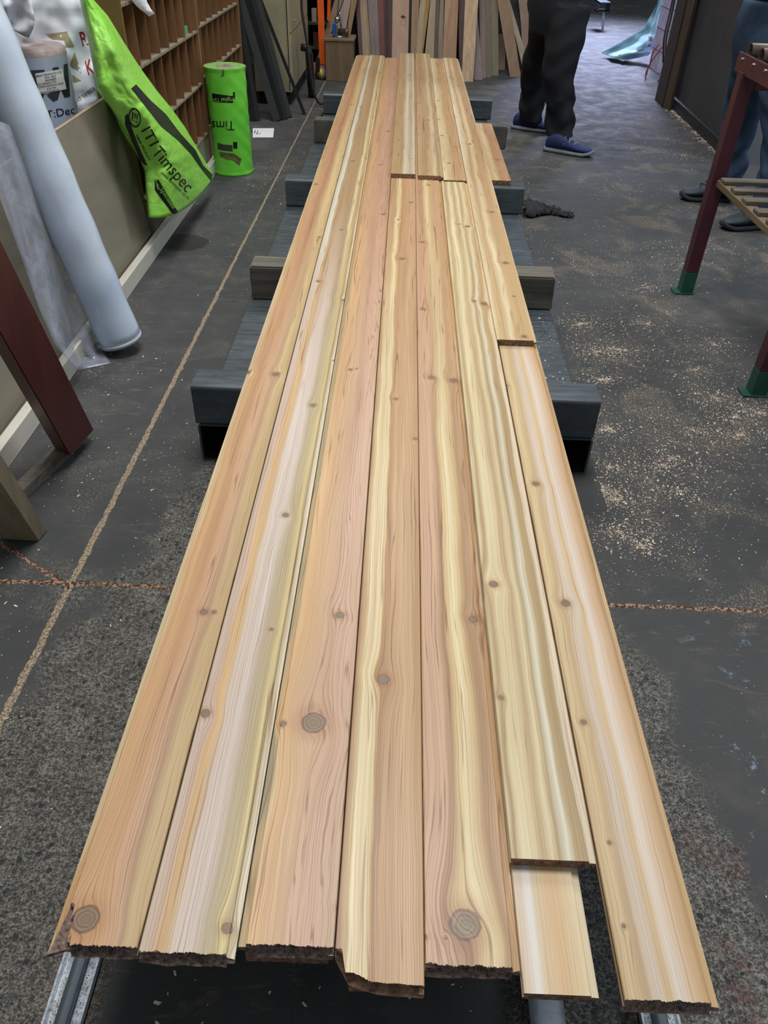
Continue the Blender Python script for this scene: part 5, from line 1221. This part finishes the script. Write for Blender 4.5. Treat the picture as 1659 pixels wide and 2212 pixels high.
# standing person in dark trousers, seen from the side
yN, yF = 6.42, 6.98
kn = [QY(1222, -12, 6.55), QY(1205, 128, yN), QY(1213, 262, yN)]
kf = [QY(1196, -6, 6.72), QY(1172, 122, yF - .1), QY(1150, 228, yF)]
P1 = person('person', 1, [kn[0], kn[1], Vector((kn[2].x - .02, kn[2].y, .12))], [kf[0], kf[1], Vector((kf[2].x, kf[2].y, .12))], (1.055, 6.62, 1.06), 'person in loose dark navy trousers and blue shoes, standing side-on behind the boards', M['navy'], M['jacket'], None)
trousers('trousers', [(1.045, 6.60, .74, .15, .16), (1.05, 6.60, .86, .170, .185), (1.05, 6.62, .98, .185, .19), (1.055, 6.62, 1.12, .17, .17)],
         [[(kn[0].x + .03, 6.50, .93, .150, .12), (kn[1].x + .035, 6.44, .70, .138, .115), (kn[1].x + .02, yN, .52, .120, .11), (kn[2].x - .03, yN, .30, .108, .105), (kn[2].x - .005, yN, .17, .112, .105), (kn[2].x - .01, yN - .04, .105, .110, .100)],
          [(kf[0].x - .04, 6.72, .93, .15, .12), (kf[1].x - .01, 6.80, .70, .125, .115), (kf[1].x - .04, 6.88, .50, .112, .11), (kf[2].x - .01, yF, .28, .10, .10), (kf[2].x + .0, yF, .16, .10, .095), (kf[2].x, yF, .07, .092, .092)]], M['navy'], P1, None)
shoe((1.105, 6.37, 0), (1.435, 6.20, 0), .122, .135, M['shoe_blue'], M['sole'], P1)
shoe((.925, 7.06, 0), (1.250, 6.92, 0), .118, .135, M['shoe_blue'], M['sole'], P1)
# second person behind the bench
n2 = [Vector((2.02, 4.86, .95)), Vector((2.14, 4.74, .52)), Vector((2.20, 4.72, .12))]
f2_ = [Vector((1.98, 5.05, .95)), Vector((2.05, 5.16, .52)), Vector((2.10, 5.22, .12))]
P2 = person('person', -1, n2, f2_, (1.98, 4.96, 1.06), 'person in blue jeans and dark grey boots behind the maroon bench on the right', M['denim'], M['jacket'], None, .12)
trousers('jeans', [(2.01, 4.96, .76, .15, .16), (1.99, 4.96, .88, .17, .18), (1.98, 4.96, .98, .18, .18), (1.975, 4.96, 1.12, .165, .165)],
         [[(2.03, 4.86, .93, .14, .12), (2.09, 4.79, .70, .125, .115), (2.14, 4.74, .50, .108, .105), (2.17, 4.73, .28, .095, .095), (2.19, 4.72, .12, .105, .10), (2.19, 4.72, .07, .11, .10)],
          [(1.99, 5.05, .93, .14, .12), (2.02, 5.12, .70, .12, .115), (2.05, 5.16, .50, .105, .105), (2.08, 5.20, .28, .095, .095), (2.10, 5.22, .12, .10, .10), (2.10, 5.22, .07, .105, .10)]], M['denim'], P2, None)
shoe((2.25, 4.74, 0), (1.925, 4.665, 0), .118, .15, M['boot'], M['boot_sole'], P2, M['hose'])
shoe((2.15, 5.24, 0), (1.835, 5.235, 0), .118, .15, M['boot'], M['boot_sole'], P2, M['hose'])

# ------------------------------------------------------------------ shavings
def scatter(name, n, dens, size, mats, label, seed, z=lambda x, y: .0006):
    rn = random.Random(seed); bm = bmesh.new(); c = 0; tries = 0
    while c < n and tries < n * 60:
        tries += 1; x, y, ok = dens(rn)
        if not ok: continue
        z0 = z(x, y); s = rn.uniform(*size) * (1 if rn.random() < .85 else 2.0); a = rn.uniform(0, PI); L = s * rn.uniform(1, 2.6)
        dx, dy = math.cos(a), math.sin(a); curl = rn.uniform(.0003, .0018)
        v = [bm.verts.new((x + dx * p * L + -dy * q * s, y + dy * p * L + dx * q * s, z0 + (curl if q < 0 and p > 0 else 0) + (.0006 if q > 0 else 0))) for p, q in ((-1, rn.uniform(-1, -.2)), (rn.uniform(.4, 1), rn.uniform(-1, -.3)), (1, rn.uniform(.1, 1)), (rn.uniform(-1, -.3), 1))]
        f = bm.faces.new(v); f.material_index = rn.choices(range(len(mats)), [6, 3, 1.2][:len(mats)])[0]; c += 1
    me = bpy.data.meshes.new(name); bm.to_mesh(me); bm.free()
    for k in mats: me.materials.append(k)
    o = bpy.data.objects.new(name, me); C.objects.link(o); return tag(o, label, 'shavings', None, 'stuff')
chips = [simple('chip_cream', (224, 216, 198), 0.7, var=.05), simple('chip_tan', (164, 140, 114), 0.7, var=.05), simple('chip_red', (150, 104, 84), 0.7, var=.05)]
blobs = [(P(a, b), r) for a, b, r in ((1500, 800, .13), (1545, 745, .12), (1450, 990, .13), (1500, 930, .12), (1395, 700, .12), (1335, 755, .10), (1430, 1005, .10), (1640, 892, .09), (1310, 930, .07), (1320, 1010, .09), (1268, 885, .06), (1480, 570, .14), (1500, 535, .12), (1370, 320, .2), (1440, 300, .2), (1475, 335, .12), (1400, 255, .15), (1330, 220, .2), (1550, 860, .1), (1590, 900, .12), (1400, 620, .14), (1600, 940, .1), (1465, 1060, .1), (1330, 1080, .07), (1340, 1150, .09), (1390, 1180, .12), (1300, 1060, .05), (1300, 820, .08), (1290, 760, .08), (1255, 700, .08))]
def dr(rn):
    if rn.random() < .42:
        c, r = rn.choice(blobs); a = rn.uniform(0, 2 * PI); q = r * abs(rn.gauss(0, 1.0)) * (1 + .5 * noise.noise(Vector((math.cos(a) * 2, math.sin(a) * 2, c.x * 5))))
        x, y = c.x + q * math.cos(a) * 1.5, c.y + q * math.sin(a)
        return x, y, x > .70 or (y < 1.9 and x > .62)
    y = .6 + 8.5 * rn.random() ** 1.6; x = rn.uniform(.66, 2.9)
    if y > 6.5 and x < .75: return x, y, False
    d = noise.noise(Vector((x * 2.2, y * 1.5, 3.3))) + .55 * noise.noise(Vector((x * 6, y * 5, 1.3)))
    q = max(0.03, min(1, .30 + d * 1.5)) ** 1.7
    if x > 1.45 and y < 2.4: q *= .3
    if y < 1.9: q *= .55 * max(0.15, (y - .4) / 1.2)
    return x, y, rn.random() < q
scatter('wood_shavings', 26000, dr, (.0005, .0014), chips, 'cream and tan wood shavings strewn over the dark floor on the right', 11)
def dl(rn):
    y = .5 + 6.8 * rn.random() ** 1.4; x = rn.uniform(-1.25, -.5)
    if x > -.66: return x, y, False
    d = noise.noise(Vector((x * 3, y * 2, 8.3)))
    return x, y, rn.random() < max(.06, .2 + d) ** 1.5
scatter('wood_shavings', 2200, dl, (.0005, .0014), chips, 'sparse pale wood chips on the floor along the left aisle', 12)
def db(rn):
    x = rn.uniform(.49, .65); y = rn.uniform(2.25, 3.06); return x, y, True
scatter('wood_shavings', 150, db, (.0008, .002), chips[:2], 'pale chips lying on top of the right-hand long steel beam', 13, lambda x, y: .1455)
def dp(rn):
    y = rn.uniform(6.1, 8.3); x = 2.53 + rn.gauss(-.05, .035) + (y - 6.2) * .02; return x, y, x < 2.55
scatter('wood_shavings', 700, dp, (.002, .006), chips, 'drift of shavings piled against the foot of the charcoal sheet', 14)
def dn(rn):
    y = rn.uniform(.3, .62); s = rn.choice((-.5165, .502)); x = s + rn.choice((-1, 1)) * rn.uniform(.013, .05); return x, y, True
scatter('sawdust', 5000, dn, (.0002, .0006), [chips[1], chips[2]], 'orange-brown sawdust lying in and around the two floor rails', 15, lambda x, y: .0068 if min(abs(x + .5165), abs(x - .502)) < .028 else .0008)
def ds(rn):
    x = rn.uniform(-.45, .55); y = rn.uniform(.25, .8); return x, y, True
scatter('wood_shavings', 90, ds, (.0008, .0022), chips[:1], 'scattered pale flecks on the shaded floor below the board ends', 16)
